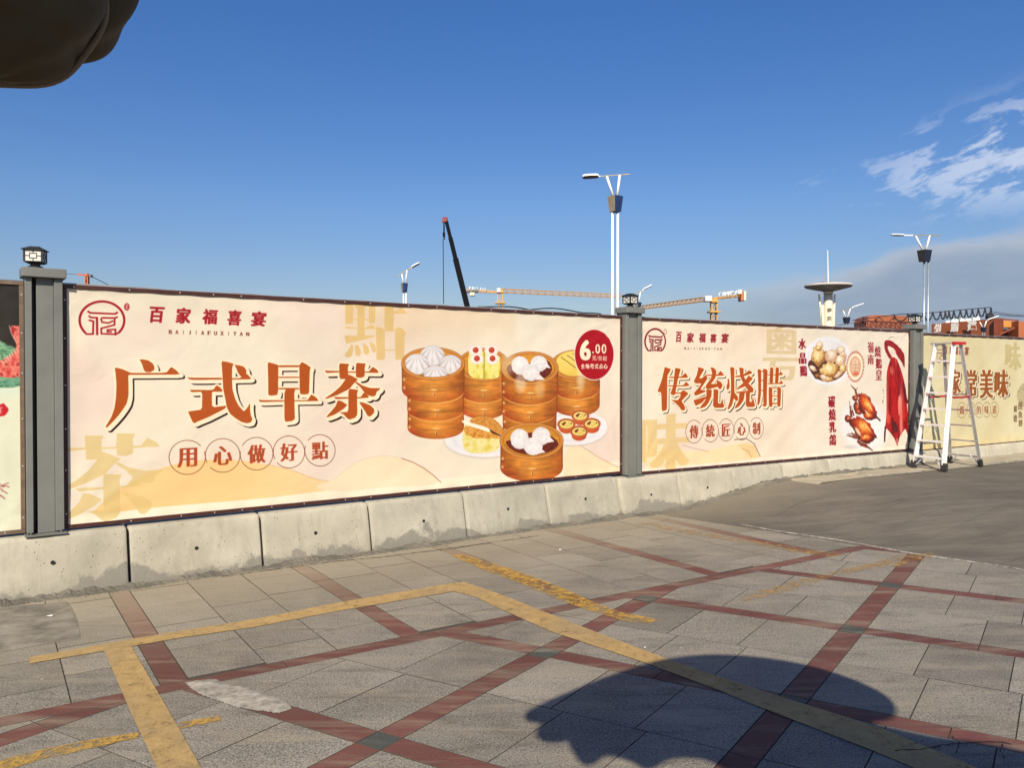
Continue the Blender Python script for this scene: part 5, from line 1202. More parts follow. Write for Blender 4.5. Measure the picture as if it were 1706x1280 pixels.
a1 = PAN[1]; c = Vector(a1['a'])-Vector(a1['u'])*.128; post(c, a1['ang'], .47, 2.43, 'tall near grey steel post at the left of the dim sum banner')
lantern(c-Vector(a1['u'])*.052, 2.503, math.radians(16.6), 'dark square lantern on the near post, lit white lattice pane', .98)
c = (Vector(a1['b'])+Vector(PAN[2]['a']))/2+Vector((0, .01)); post(c, (a1['ang']+PAN[2]['ang'])/2, .45, 2.43, 'grey steel post between the dim sum and roast meat banners')
lantern(c-Vector((.02, .02)), 2.503, math.radians(-52), 'dark square lantern turned cornerwise on the middle post', .98)
c = (Vector(PAN[2]['b'])+Vector(PAN[3]['a']))/2; post(c, PAN[3]['ang'], .42, 2.41, 'grey steel post just left of the stepladder')
lantern(c-Vector((.03, .0)), 2.483, math.radians(-62), 'small dark lantern on the far post beside the stepladder', .98)

# ------------------------------------------------------------------ stepladder
def ladder():
    g0 = .257; FL = gnd(1521.5, 779, g0); FRt = gnd(1572.5, 785.5, g0); RR = gnd(1634, 777.5, g0); RL = FL+(RR-FRt)
    C = (FL+FRt+RR+RL)/4; wv = (FRt-FL).normalized(); dv = Vector((-wv.y, wv.x, 0)); 
    if dv.x < 0: dv = -dv
    e = empty('stepladder', C); tag(e, 'white aluminium platform stepladder with black feet standing before the yellowish banner', 'stepladder')
    H = 1.90; top = C+Vector((0, 0, H)); c0 = C+dv*(-.0)
    T = {('F', 'L'): top-wv*.165-dv*.075, ('F', 'R'): top+wv*.165-dv*.075, ('R', 'L'): top-wv*.15+dv*.085, ('R', 'R'): top+wv*.15+dv*.085}
    Bt = {('F', 'L'): FL, ('F', 'R'): FRt, ('R', 'L'): RL, ('R', 'R'): RR}
    loc = lambda v: v-C
    for k_, t in T.items():
        b = Bt[k_]; d = (b-t); foot = t+d*.955; front = k_[0] == 'F'
        m_ = MB(); up = dv if front else dv
        w_, h_ = (.027, .068) if front else (.024, .045)
        # C-shaped rail: web plus two lips
        m_.bar(loc(t), loc(foot), w_*.25, h_, up=wv)
        s_ = 1 if k_[1] == 'L' else -1
        for q in (-1, 1): m_.bar(loc(t)+wv*s_*w_*.45+dv*q*h_*.46, loc(foot)+wv*s_*w_*.45+dv*q*h_*.46, w_*.85, h_*.10, up=wv)
        m_.v = [tuple(v) for v in m_.v]; m_.build('front_rail' if front else 'rear_rail', M['alu'] if front else M['alu2'], e)
        m_ = MB(); m_.bar(loc(foot-d*.012), loc(b), .052 if front else .045, .085 if front else .065, up=wv); m_.build('rubber_foot', M['rubber'], e)
    pos = lambda k_, z: T[k_]+(Bt[k_]-T[k_])*((top.z-z)/(top.z-g0))
    for i in range(7):
        z = 1.885-.242*i; a_, b_ = pos(('F', 'L'), z), pos(('F', 'R'), z); m_ = MB(); m_.bar(loc(a_), loc(b_), .085, .026, up=(0, 0, 1)); m_.build('step', M['alu'], e)
        z2 = z-.03; a_, b_ = pos(('R', 'L'), z2), pos(('R', 'R'), z2)
        if i in (0, 2, 3, 4, 5, 6): m_ = MB(); m_.bar(loc(a_), loc(b_), .012, .024 if i < 6 else .03); m_.build('rear_crossbar', M['alu2'], e)
        for s_, q in ((-1, a_), (1, b_)): pass
    z = 1.885-.242*6
    for F_ in ('F', 'R'):
        for s_, k_ in ((1, 'L'), (-1, 'R')):
            a_ = pos((F_, k_), z-.17); b_ = pos((F_, k_), z-.012)+wv*s_*.15; m_ = MB(); m_.bar(loc(a_), loc(b_), .005, .026, up=dv); m_.build('corner_brace', M['alu'], e)
    m_ = MB(); hw = .18; hd = .115
    q = [C*0+wv*a_+dv*b_ for a_, b_ in ((-hw, -hd), (hw, -hd), (hw, hd), (-hw, hd))]; m_.prism([(v.x, v.y) for v in q], H-.008, H+.012); m_.build('top_platform', M['alu2'], e)
    for s_ in (-1, 1):
        q = [wv*(s_*(hw+.004)+a_)+dv*b_ for a_, b_ in ((-.028, -.12), (.028, -.12), (.034, 0), (.028, .12), (-.028, .12), (-.034, 0))]; m_ = MB(); m_.prism([(v.x, v.y) for v in q], H-.022, H+.018); m_.build('end_cap', M['redplastic' if s_ > 0 else 'alu2'], e)
    for k_ in ('L', 'R'):
        z = 1.34; a_, b_ = pos(('F', k_), z), pos(('R', k_), z); m_ = MB(); n_ = 8
        pts = [loc(a_.lerp(b_, j/n_))+Vector((0, 0, -.008*math.sin(math.pi*j/n_)+.004*math.sin(j*2.3))) for j in range(n_+1)]
        for j in range(n_): m_.bar(pts[j], pts[j+1], .006, .03)
        m_.build('spreader_strap', M['strap'], e)
ladder()
for (x, y) in ((934.5, 918), (80, 1029), (71, 1133), (1073, 1080), (1137, 1081)):
    q = gnd(x, y); m_ = MB(); s_ = .018 if y < 1050 else .008; r_ = random.Random(x)
    vs = [(q.x+r_.uniform(-s_, s_)*1.6, q.y+r_.uniform(-s_, s_), .001+r_.random()*s_*.7) for _ in range(5)]; m_.add(vs, [(0, 1, 2), (1, 3, 2), (2, 3, 4)])
    if y < 1050: tag(m_.build('paper_scrap', M['litter']), {934.5: 'tiny white paper scrap lying in the middle of the paving', 80: 'tiny white paper scrap on the cement patch at the left'}[x], 'litter')
    else: tag(m_.build('litter_specks', M['litter']), kind='stuff')
for k_, pts_ in enumerate(([(1300, 868), (1290, 852), (1330, 842), (1400, 836)], [(1450, 852), (1560, 842), (1640, 846), (1706, 838)])):
    r_ = random.Random(90+k_); q = []
    for a_, b_ in zip(pts_, pts_[1:]): q += [gnd(a_[0]+(b_[0]-a_[0])*f, a_[1]+(b_[1]-a_[1])*f, .1) for f in np.linspace(0, 1, 14)[:-1]]
    m_ = MB(); L_ = []
    for p_ in q: hh_ = gh(p_.x, p_.y)+.008+.004*math.sin(p_.x*1.7+p_.y); a_ = r_.uniform(-.012, .012); ww = r_.uniform(.001, .004); L_ += [(p_.x+a_, p_.y+ww, hh_), (p_.x+a_, p_.y-ww, hh_)]
    m_.add(L_, [(2*i, 2*i+1, 2*i+3, 2*i+2) for i in range(len(q)-1)]); tag(m_.build('asphalt_crack', M['crack']), kind='structure')

# grit and crumbs lying about on the paving
m_ = MB(); r_ = random.Random(31)
for k in range(900):
    y = 2.6+r_.random()**1.3*6.4; x = r_.uniform(-.75, .78)*y; v = Vector((x, y))
    if (v-fa).dot(fn) < .3: continue
    s_ = r_.uniform(.0015, .0045)*(1 if r_.random() < .93 else 1.8); z = gh(x, y)+.0005
    m_.add([(x+s_*math.cos(q), y+s_*math.sin(q), z) for q in (0.3, 2.2, 4.4)]+[(x, y, z+s_*.9)], [(0, 1, 3), (1, 2, 3), (2, 0, 3)])
tag(m_.build('loose_grit', M['mortar']), kind='stuff')
# ------------------------------------------------------------------ things beyond the fence
def local(e, v): return Vector(v)-e.location
def street_lamp(Z, poles, pw, box, tips, tail, joint, hd, label, greyp=False, turn=.5):
    base = at(sum(poles)/2, CY, Z); base.z = 0
    e = empty('street_lamp', base); tag(e, label, 'street lamp', 'street lamps beyond the fence'); A = lambda x, y, dz=0: local(e, at(x, y, Z+dz)); u = Z/F
    for x in poles: m_ = MB(); t = A(x, box[3]-1); m_.tube([(t.x, t.y, -.05), t], pw*u/2, 10); m_.build('pole', M['greypole' if greyp else 'white'], e, True)
    a_, b_ = A((box[0]+box[1])/2, box[2]), A((box[0]+box[1])/2, box[3]); w = (box[1]-box[0])*u/2; w = w/ (math.cos(turn)+math.sin(turn))*1.0
    q = [(math.cos(turn+k*math.pi/2+math.pi/4)*w*1.414, math.sin(turn+k*math.pi/2+math.pi/4)*w*1.414) for k in range(4)]
    m_ = MB(); n0 = len(m_.f); m_.prism([(b_.x+x*.74, b_.y+y*.74) for x, y in q], b_.z, a_.z, [(a_.x+x, a_.y+y) for x, y in q])
    m_.mi = [0]*len(m_.f)
    for fi_, f in enumerate(m_.f):
        if len(f) == 4 and fi_ >= 2:
            P_ = [Vector(m_.v[i]) for i in f]; nn = (P_[1]-P_[0]).cross(P_[2]-P_[0])
            if nn.x < 0: m_.mi[fi_] = 1  # sun side painted in: left faces get the lighter box colour
    m_.build('lamp_box', [M['navybox' if greyp else 'boxshaded'], M['darkbox' if greyp else 'boxlit']], e)
    st = [A((box[0]+box[1])/2-3*25.5/Z, box[2]), A((box[0]+box[1])/2+3*25.5/Z, box[2])]
    for s_, t in zip(st, tips): m_ = MB(); m_.tube([s_-Vector((0, 0, .02)), A(*t)], pw*.5*u, 8); m_.build('v_arm', M['white'], e, True)
    j = A(*joint)
    if tail: m_ = MB(); m_.bar(A(*tail), j, 1.3*u, 1.6*u); m_.build('crossbeam', M['arm'], e)
    h0, h1 = A(*hd[0]), A(*hd[1]); d = (h1-h0); L = d.length; th = hd[2]*u
    m_ = MB(); m_.bar(j, h0, 1.5*u, 1.7*u); m_.build('head_arm', M['white'], e)
    d.normalize(); sd = Vector((-d.y, d.x, 0)).normalized(); up = d.cross(sd); up = up if up.z > 0 else -up
    def shell(z0, z1, k0, k1, nm, mt):
        m2 = MB(); out = []
        for zz, kk in ((z0, k0), (z1, k1)):
            for f, w_ in ((0, .35), (.15, .8), (.5, 1.), (.85, .85), (1, .35)): out.append(h0+d*L*f+sd*th*1.3*w_*kk+up*zz*th)
            for f, w_ in ((1, .35), (.85, .85), (.5, 1.), (.15, .8), (0, .35)): out.append(h0+d*L*f-sd*th*1.3*w_*kk+up*zz*th)
        m2.add(out, [tuple(range(9, -1, -1)), tuple(range(10, 20))]+[(i, (i+1) % 10, 10+(i+1) % 10, 10+i) for i in range(10)]); m2.build(nm, mt, e)
    shell(0, .5, 1., .7, 'lamp_head', M['white']); shell(-.32, -.01, .7, .95, 'lamp_glass', M['lampdark'])
street_lamp(25.5, (1020.5, 1029.2), 4.2, (1012, 1038, 327, 353), ((1011, 294), (1032.5, 291.8)), (1049.5, 290), (1000, 293.6), ((997, 293.5), (970.5, 295), 7), 'tall twin pole street lamp with a box, lit beige and shaded blue, above the middle post', turn=.62)
street_lamp(34, (1539.8, 1546.6), 2.9, (1529.5, 1550.8, 417, 436), ((1525.5, 393), (1549, 392.5)), (1567, 392.3), (1521, 392), ((1506, 392), (1485, 391.5), 3.6), 'grey twin pole street lamp rising against the cloud above the far post', True, .4)
street_lamp(46, (672.2, 676.2), 2.2, (667.5, 680, 472, 487), ((669.5, 457), (678, 450)), (664, 459.5), (685, 446), ((686, 445.5), (699, 438.5), 4), 'small street lamp between the near post and the mobile crane boom', turn=.5)
street_lamp(55, (1061, 1064.5), 1.8, (1057, 1069, 504, 511.5), ((1060.3, 492.5), (1067, 485.6)), (1057, 490.8), (1070, 484.3), ((1072, 482.5), (1086, 475.5), 3.4), 'small street lamp peeping out just behind the middle post lantern', turn=.6)
street_lamp(75, (1408.5, 1412.2), 1.8, (1405, 1415.6, 529, 538.5), ((1404.9, 518), (1417, 514)), (1399, 519.4), (1419, 513.2), ((1421, 512), (1439, 506), 2.2), 'small street lamp just right of the cream tower', True, turn=.2)
street_lamp(60, (1637, 1640.6), 1.8, (1634.5, 1642.3, 545.5, 553), ((1632.3, 536.8), (1643.7, 534.3)), None, (1645, 533.3), ((1646.7, 532.6), (1664, 526.6), 2.0), 'low street lamp in front of the orange girder with white characters', True, turn=.2)

def lattice(m_, p, q, w, h, n, r, up=Vector((0, 0, 1)), flat=False):
    """square lattice truss between p and q"""
    p, q = Vector(p), Vector(q); d = (q-p).normalized(); s_ = d.cross(up)
    if s_.length < .05: s_ = Vector((1, 0, 0))
    s_.normalize(); u_ = s_.cross(d).normalized(); cs = [(a_, b_) for a_ in (-1, 1) for b_ in (-1, 1)]
    for a_, b_ in cs: m_.bar(p+s_*a_*w/2+u_*b_*h/2, q+s_*a_*w/2+u_*b_*h/2, r)
    for k in range(n):
        a0, a1_ = p.lerp(q, k/n), p.lerp(q, (k+1)/n)
        for s2 in (-1, 1):
            z0, z1 = (1, -1) if k % 2 else (-1, 1)
            m_.bar(a0+s_*s2*w/2+u_*z0*h/2, a1_+s_*s2*w/2+u_*z1*h/2, r*.7); m_.bar(a1_+s_*s2*w/2-u_*h/2, a1_+s_*s2*w/2+u_*h/2, r*.6)
            m_.bar(a0+s_*z0*w/2+u_*s2*h/2, a1_+s_*z1*w/2+u_*s2*h/2, r*.6)

def text_mesh(name, ch, mat, size, parent, loc, rot, depth=.02, heavy=.012):
    c_ = bpy.data.curves.new(name, 'FONT'); c_.body = ch; c_.size = size; c_.extrude = depth; c_.offset = heavy; c_.align_x = 'CENTER'; c_.align_y = 'CENTER'
    o = bpy.data.objects.new(name, c_); COL.objects.link(o); dg = bpy.context.evaluated_depsgraph_get(); me = bpy.data.meshes.new_from_object(o.evaluated_get(dg))
    bpy.data.objects.remove(o); me.materials.clear(); me.materials.append(mat); me.name = name
    n = bpy.data.objects.new(name, me); COL.objects.link(n); n.parent = parent; n.location = loc; n.rotation_euler = rot; return n

def mobile_crane():
    Z = 60; e = empty('mobile_crane', at(781, CY, Z)); e.location.z = 0; A = lambda x, y, d=0: local(e, at(x, y, Z+d)); u = Z/F
    tag(e, 'black telescopic mobile crane boom leaning up left into the sky', 'crane')
    foot = A(778, 509); hd = A(743.5, 368); d = (hd-foot)
    low = foot-d*.55; low.z = max(low.z, 1.6)
    m_ = MB(); m_.bar(low, foot+d*.55, 8*u, 9*u); m_.build('boom_base_section', M['black'], e)
    m_ = MB(); m_.bar(foot+d*.53, foot+d*.8, 6.6*u, 7.2*u); m_.build('boom_middle_section', M['black'], e); m_ = MB(); m_.bar(foot+d*.78, hd, 5.2*u, 5.8*u); m_.build('boom_tip_section', M['black'], e)
    m_ = MB(); m_.bar(foot+d*.535, foot+d*.55, 8.6*u, 9.4*u); m_.build('boom_collar', M['black'], e)
    m_ = MB(); h = A(741.5, 366.5); m_.box(h.x-4*u, h.x+4*u, h.y-3*u, h.y+3*u, h.z-4*u, h.z+4.5*u, .05); m_.build('boom_head', M['hookred'], e)
    m_ = MB(); h = A(738.5, 368.5); m_.tube([h-Vector((0, .15, 0)), h+Vector((0, .15, 0))], 2.6*u, 12); m_.build('sheave', M['hookred'], e)
    m_ = MB(); m_.tube([A(738.8, 371), A(739.4, 388)], .03, 5); m_.tube([A(741, 371), A(740.2, 388)], .03, 5); m_.build('hoist_rope', M['black'], e)
    h = A(739.6, 391); m_ = MB(); m_.box(h.x-1.9*u, h.x+1.9*u, h.y-.1, h.y+.1, h.z-4*u, h.z+4*u, .03); m_.build('hook_block', M['black'], e)
    m_ = MB(); m_.tube([A(739.8, 395), A(740.6, 397.5), A(739.6, 399)], .05, 6); m_.tube([A(738.2, 398), A(739, 506)], .028, 4); m_.build('hook_line', M['black'], e)
    m_ = MB(); m_.box(-3.2, 2.2, -1.3, 1.3, .9, 2.1, .1); m_.build('carrier', M['hookred'], e)
    for x in (-2.5, -1.2, 1.4):
        for y in (-1.15, 1.15): m_ = MB(); m_.tube([(x, y-.2, .5), (x, y+.2, .5)], .5, 16); m_.build('wheel', M['rubber'], e)
mobile_crane()
def tower_crane(Z, mast, jib, cjib, label, cols, cw, box, txt=None):
    e = empty('tower_crane', at(mast[0], CY, Z)); e.location.z = 0; A = lambda x, y, d=0: local(e, at(x, y, Z+d)); u = Z/F; tag(e, label, 'tower crane', 'tower cranes on the skyline')
    t = A(mast[0], mast[1]); m_ = MB(); lattice(m_, (t.x, t.y, 0), t, mast[2]*u, mast[2]*u, 18, 1.5*u); m_.build('mast', cols[0], e)
    m_ = MB(); c_ = A(mast[0], mast[1]+19); m_.box(c_.x-9*u, c_.x+9*u, c_.y-1, c_.y+1, c_.z-.12, c_.z+.12); m_.build('mast_collar', cols[0], e); m_ = MB(); m_.box(t.x-mast[2]*.6*u, t.x+mast[2]*.6*u, -.8, .8, t.z-.3, t.z+2.5*u); m_.build('slewing_platform', cols[0], e)
    p, q, h0 = A(*jib[0]), A(*jib[1], jib[3] if len(jib) > 3 else 0), jib[2]*u
    m_ = MB(); lattice(m_, p, q, h0*.8, h0, 34, .9*u); m_.build('jib', cols[1], e)
    p, q = A(*cjib[0]), A(*cjib[1]); m_ = MB(); lattice(m_, p, q, h0*.9, h0*.45, 8, 1.1*u); m_.build('counter_jib', cols[2], e)
    for k, (x0, y0, x1, y1, mt) in enumerate(cw): a_, b_ = A(x0, y0), A(x1, y1); m_ = MB(); m_.box(a_.x, b_.x, -.9, .9, b_.z, a_.z, .05); m_.build('counterweight', M[mt], e)
    if box: a_, b_ = A(*box[:2]), A(*box[2:]); m_ = MB(); m_.box(a_.x, b_.x, -1., 1., b_.z, a_.z, .1); m_.build('operator_cab', M['letterw'], e)
    if txt:
        for ch, x, y, s_ in txt: text_mesh('sign_character', ch, M['letterw'], s_*u*1.25, e, A(x, y)-Vector((0, 1.3, 0)), (math.pi/2, 0, 0), .02, s_*u*.03)
    return e
tower_crane(160, (833.5, 486, 8), ((833, 484.5), (1034, 493.5), 6.5, 25), ((833, 487), (776, 484)), 'yellow tower crane with a long pale jib behind the dim sum banner', (M['craneyellow'], M['cranepale'], M['cranepale']),
            [(783, 488, 791, 493, 'towerw'), (776, 483.5, 797, 487.5, 'towerd')], (828, 481, 834, 488), [('7', 783, 481.5, 5), ('2', 788, 481.7, 5), ('6', 792, 482, 5), ('6', 796, 482, 4.5), ('1', 801, 482.4, 4.5), ('1', 805, 482.7, 4), ('1', 808.5, 483, 4)])
tower_crane(130, (1189, 501, 8.5), ((1184, 497.5), (1066, 513), 7, 30), ((1188, 498), (1234, 492.5)), 'yellow tower crane with counterweights at its right end behind the roast meat banner', (M['craneyellow'], M['cranepale'], M['craneyellow']),
            [(1232, 487, 1236.5, 502, 'cranered'), (1237, 486, 1240.5, 501.5, 'towerw')], (1173, 494, 1184, 503), [('广', 1197, 492, 5.5), ('州', 1203, 491.3, 5.5), ('中', 1210, 490.6, 5.5), ('建', 1216, 490, 5.5), ('大', 1223, 489, 5.5), ('型', 1229, 488, 6)])
tower_crane(300, (145, 459, 4), ((145, 459), (128, 457), 1.6, 0), ((145, 458), (153, 461)), 'tiny far orange tower crane just right of the near lantern', (M['cranered'], M['cranered'], M['cranered']), [(150.5, 458, 153, 462, 'towerd')], None)
o = MB(); a_, b_ = at(100, 457, 300), at(176, 475, 300); o.tube([at(147, 458, 300), at(160, 464.5, 300), at(180, 474.5, 300)], .12, 4); o.tube([at(100, 456.5, 300), at(143, 457, 300)], .06, 4)
tag(o.build('crane_cable', M['black']), 'thin dark cable sloping down beside the tiny far crane', 'cable')

def round_tower():
    Z = 250; e = empty('observation_tower', at(1379, CY, Z)); e.location.z = 0; A = lambda x, y, d=0: local(e, at(x, y, Z+d)); u = Z/F
    tag(e, 'cream tower with a dark disc platform and a white needle spire', 'tower'); zt = A(1379, 492).z
    m_ = MB(); m_.lathe([(10*u, 0), (8.6*u, A(0, 545).z), (7.1*u, zt-2.2), (7.1*u, zt)], 28); m_.build('tower_shaft', M['towerw'], e, True)
    m_ = MB(); m_.lathe([(6.3*u, zt), (6.3*u, zt+.9), (7.0*u, zt+1.2)], 24); m_.build('tower_neck', M['towerd'], e)
    zd = A(0, 481).z; m_ = MB(); m_.lathe([(8*u, zd-.9), (22*u, zd-.3), (36*u, zd+.35), (37.6*u, zd+.7), (37*u, zd+1.0), (20*u, zd+1.2), (5*u, zd+1.4)], 48); m_.build('disc_platform', M['towerd'], e, True)
    m_ = MB(); m_.lathe([(37.9*u, zd+.72), (38.1*u, zd+.95), (37.3*u, zd+1.22)], 48); m_.build('disc_rim', mat_simple('pale_lit_rim', (.55, .50, .46), .6), e)  # pale colour puts the lit top edge into the rim
    m_ = MB(); m_.lathe([(9*u, zd-1.6), (5*u, zd-1.9), (8.5*u, zd-1.0)], 24); m_.build('disc_boss', M['towerw'], e)
    m_ = MB(); m_.tube([(0, 0, zd+1.4), (-.25, 0, A(1378, 417).z)], [2.1*u/2, 1.2*u/2], 8); m_.build('spire', M['white'], e)
    for x in (-9, -3, 5): m_ = MB(); m_.box(x*u-.25, x*u+.25, -.25, .25, zd+1.4, zd+2.1); m_.build('roof_unit', M['towerd'], e)
    for s_, xt, xb in ((-1, 1364.5, 1369.6), (1, 1390.8, 1388.6)):
        t, b = A(xt, 490.5), A(xb, 545); b2 = b+(b-t)*.6; m_ = MB(); m_.bar(b2, t, 1.6*u, 2.5*u); m_.build('outer_fin', M['towerw'], e)
        m_ = MB()
        for y in (496.5, 502, 508): p = A(1379+s_*7, y); q = t.lerp(b, (y-490.5)/54.5); m_.bar((p.x, 0, p.z), (q.x, 0, p.z), .1, .12)
        m_.build('fin_tie', M['white'], e)
        m_ = MB(); m_.add([(A(1379+s_*7, 509).x, -.5, A(0, 509).z), (t.lerp(b, .34).x, -.5, A(0, 509).z), (b.x, -.5, b.z), (b2.x, -.5, b2.z), (s_*8*u, -.5, b2.z)], [(0, 1, 2, 3, 4)]); m_.build('fin_wall', M['towerw'], e)
    for ch, y in (('李', 518), ('英', 532)): text_mesh('tower_character', ch, M['towerl'], 8.2*u, e, A(1378.5, y)-Vector((0, 8.3*u, 0)), (math.pi/2, 0, 0), .02, .02)
round_tower()

def gantry():
    e = empty('gantry_crane', at(1655, CY, 70)); e.location.z = 0; tag(e, 'orange gantry crane girder with white characters behind the far banner', 'gantry crane')
    A = lambda x, y, Z: local(e, at(x, y, Z)); zb = A(1655, 566, 70).z-1
    def slab(p, q, thick, z0p, z0q, name, mat):
        d = (q-p); d.z = 0; d.normalize(); s_ = Vector((-d.y, d.x, 0))*thick; m_ = MB()
        vs = [(p.x, p.y, z0p), (q.x, q.y, z0q), (q.x+s_.x, q.y+s_.y, z0q), (p.x+s_.x, p.y+s_.y, z0p), (p.x, p.y, p.z), (q.x, q.y, q.z), (q.x+s_.x, q.y+s_.y, q.z), (p.x+s_.x, p.y+s_.y, p.z)]
        m_.add(vs, [(0, 1, 2, 3), (7, 6, 5, 4), (0, 4, 5, 1), (1, 5, 6, 2), (2, 6, 7, 3), (3, 7, 4, 0)]); m_.build(name, mat, e)
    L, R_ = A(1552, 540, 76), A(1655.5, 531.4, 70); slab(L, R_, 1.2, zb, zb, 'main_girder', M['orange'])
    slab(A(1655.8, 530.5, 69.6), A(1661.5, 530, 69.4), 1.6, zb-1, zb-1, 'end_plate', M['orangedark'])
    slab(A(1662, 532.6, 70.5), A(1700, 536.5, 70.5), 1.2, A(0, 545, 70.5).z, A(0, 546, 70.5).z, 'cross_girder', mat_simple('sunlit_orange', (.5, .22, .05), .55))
    slab(A(1697, 535, 69.5), A(1716, 536.5, 69.5), 1.4, zb-3, zb-3, 'gantry_leg', M['orange']); slab(A(1660, 548, 72), A(1698, 549, 72), .3, zb-2, zb-2, 'shaded_underside', M['orangedark'])  # rear sheet: dark orange paints the shade under the girder
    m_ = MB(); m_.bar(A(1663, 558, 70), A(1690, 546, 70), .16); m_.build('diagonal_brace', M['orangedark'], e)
    m_ = MB(); m_.bar(A(1662, 530.5, 70.6), A(1698, 533.5, 70.6), .06)
    for k in range(12): x = 1663+k*3; y = 530.6+k*.25; m_.bar(A(x, y, 70.6), A(x, y+2.3, 70.6), .07)
    m_.build('handrail', M['orangedark'], e)
    d = (R_-L); ang = math.atan2(d.y, d.x)
    for ch, x, y, s_ in (('州', 1562.3, 547.5, 12), ('盾', 1590.3, 546.4, 14), ('建', 1619.3, 544, 15)):
        f = (x-1552)/103.5; Z = 76+(70-76)*f; text_mesh('girder_character', ch, M['letterw'], s_*Z/F*1.14, e, A(x, y, Z-.6), (math.pi/2, 0, ang), .02, .03)
    # tops of a second row of big white characters standing behind the girder
    for k, (x0, x1, yt, yb) in enumerate(((1576, 1583, 533.5, 536.8), (1585, 1597, 530.5, 536.2), (1600, 1607, 528.5, 534.6), (1608, 1619, 530, 533.8), (1621, 1632.5, 526.5, 532.6))):
        a_, b_ = A(x0, yt, 74.6), A(x1, yb, 74.6); m_ = MB(); w = b_.x-a_.x; h = a_.z-b_.z
        m_.add([(a_.x, a_.y, b_.z-.6), (b_.x, a_.y, b_.z-.6), (b_.x, a_.y, b_.z+h*.25), (a_.x+w*.75, a_.y, a_.z), (a_.x+w*.5, a_.y, b_.z+h*.4), (a_.x+w*.3, a_.y, a_.z-h*.15), (a_.x, a_.y, b_.z+h*.1),
                (a_.x, a_.y+.15, b_.z-.6), (b_.x, a_.y+.15, b_.z-.6), (b_.x, a_.y+.15, b_.z+h*.25), (a_.x+w*.75, a_.y+.15, a_.z), (a_.x+w*.5, a_.y+.15, b_.z+h*.4), (a_.x+w*.3, a_.y+.15, a_.z-h*.15), (a_.x, a_.y+.15, b_.z+h*.1)],
               [tuple(range(7)), tuple(range(13, 6, -1))]+[(i, 7+i, 7+(i+1) % 7, (i+1) % 7) for i in range(7)]); m_.build('white_letter_top', M['letterw'], e)
    # festoon cable hanging in loops from its messenger wire
    Z0 = 66; wire = [(1420, 534), (1500, 523.5), (1540, 522.3), (1600, 516.5), (1650, 512.2), (1653, 520)]
    m_ = MB(); m_.tube([A(x, y, Z0) for x, y in wire], .035, 5); m_.tube([A(1500, 537.5, Z0), A(1548, 533.5, Z0)], .03, 4); m_.build('messenger_wire', M['blackhose'], e)
    xs = [1489, 1513, 1539, 1554, 1567, 1575, 1581, 1589, 1600, 1610, 1620, 1630, 1641, 1651]
    for k in range(len(xs)-1):
        x0, x1 = xs[k], xs[k+1]; yt0, yt1 = [523.8-(x-1500)*.074 if x > 1500 else 524 for x in (x0, x1)]; dep = 13.5 if x1-x0 > 6 else 12
        if k == 0: dep = 12
        pts = []
        for j in range(15):
            f = j/14; x = x0+(x1-x0)*f; y = yt0+(yt1-yt0)*f+dep*(1-abs(2*f-1)**2.4); pts.append(A(x, y, Z0+.1*math.sin(j)))
        m_ = MB(); m_.tube(pts, .058, 6); m_.build('cable_loop', M['blackhose'], e, True)
    c_ = A(1649, 527.5, Z0); m_ = MB(); m_.lathe([(.1, -.32), (.34, -.15), (.3, .15), (.1, .3)], 10, c_); m_.tube([A(1651, 512.5, Z0), A(1653, 524, Z0)], .05, 5); m_.build('cable_reel', M['blackhose'], e)
gantry()
def truss_shed():
    e = empty('rusty_gantry', at(1470, CY, 78)); e.location.z = 0; tag(e, 'rusty orange shed and dark red truss left of the far post lantern', 'gantry'); A = lambda x, y, Z: local(e, at(x, y, Z))
    zb = A(0, 560, 78).z-2; m_ = MB(); a_ = [A(1443, 535, 84), A(1447, 528, 84), A(1455, 524.8, 84), A(1512, 526.5, 82), A(1530, 528, 82)]
    n_ = len(a_); vs = [tuple(v) for v in a_]+[(v.x, v.y, zb) for v in a_]+[(v.x, v.y+3, v.z) for v in a_]+[(v.x, v.y+3, zb) for v in a_]
    m_.add(vs, [(i, n_+i, n_+i+1, i+1) for i in range(n_-1)]+[(2*n_+i, i, i+1, 2*n_+i+1) for i in range(n_-1)]+[(0, 2*n_, 3*n_, n_), (n_-1, 2*n_-1, 4*n_-1, 3*n_-1)]); m_.build('shed_cladding', M['orange'], e)
    m_ = MB(); lattice(m_, A(1432, 540, 76), A(1512, 544, 76), .8, .62, 10, .075); m_.bar(A(1440, 528, 76), A(1440, 560, 76), .22)
    for x in (1432, 1456, 1480): m_.bar(A(x, 537, 76), A(x+9, 528.5, 76), .06); m_.bar(A(x+9, 528.5, 76), A(x+19, 538, 76), .06)
    m_.bar(A(1395, 542, 76), A(1436, 536, 76), .05); m_.build('truss', M['truss'], e)
    m_ = MB(); m_.box(A(1484, 0, 76).x, A(1500, 0, 76).x, -1, -.8, A(0, 550, 76).z, A(0, 545, 76).z); m_.build('white_sheet', M['letterw'], e)
    for x, y in ((1459.5, 532.5), (1490, 531.5)):
        p = A(x, y, 75.5); m_ = MB(); m_.tube([p-Vector((0, .1, 0)), p+Vector((0, .1, 0))], .1, 10); m_.build('floodlight', M['truss'], e)
truss_shed()
# wires above the gantry at the far right
m_ = MB()
for y0, y1 in ((519.5, 525.5), (521.5, 527.5), (524, 527)): m_.tube([at(1655, y0, 80), at(1680, (y0+y1)/2+.8, 80), at(1740, y1+2, 80)], .022, 4)
tag(m_.build('power_lines', M['blackhose']), 'thin power lines over the orange gantry at the right picture edge', 'power line')
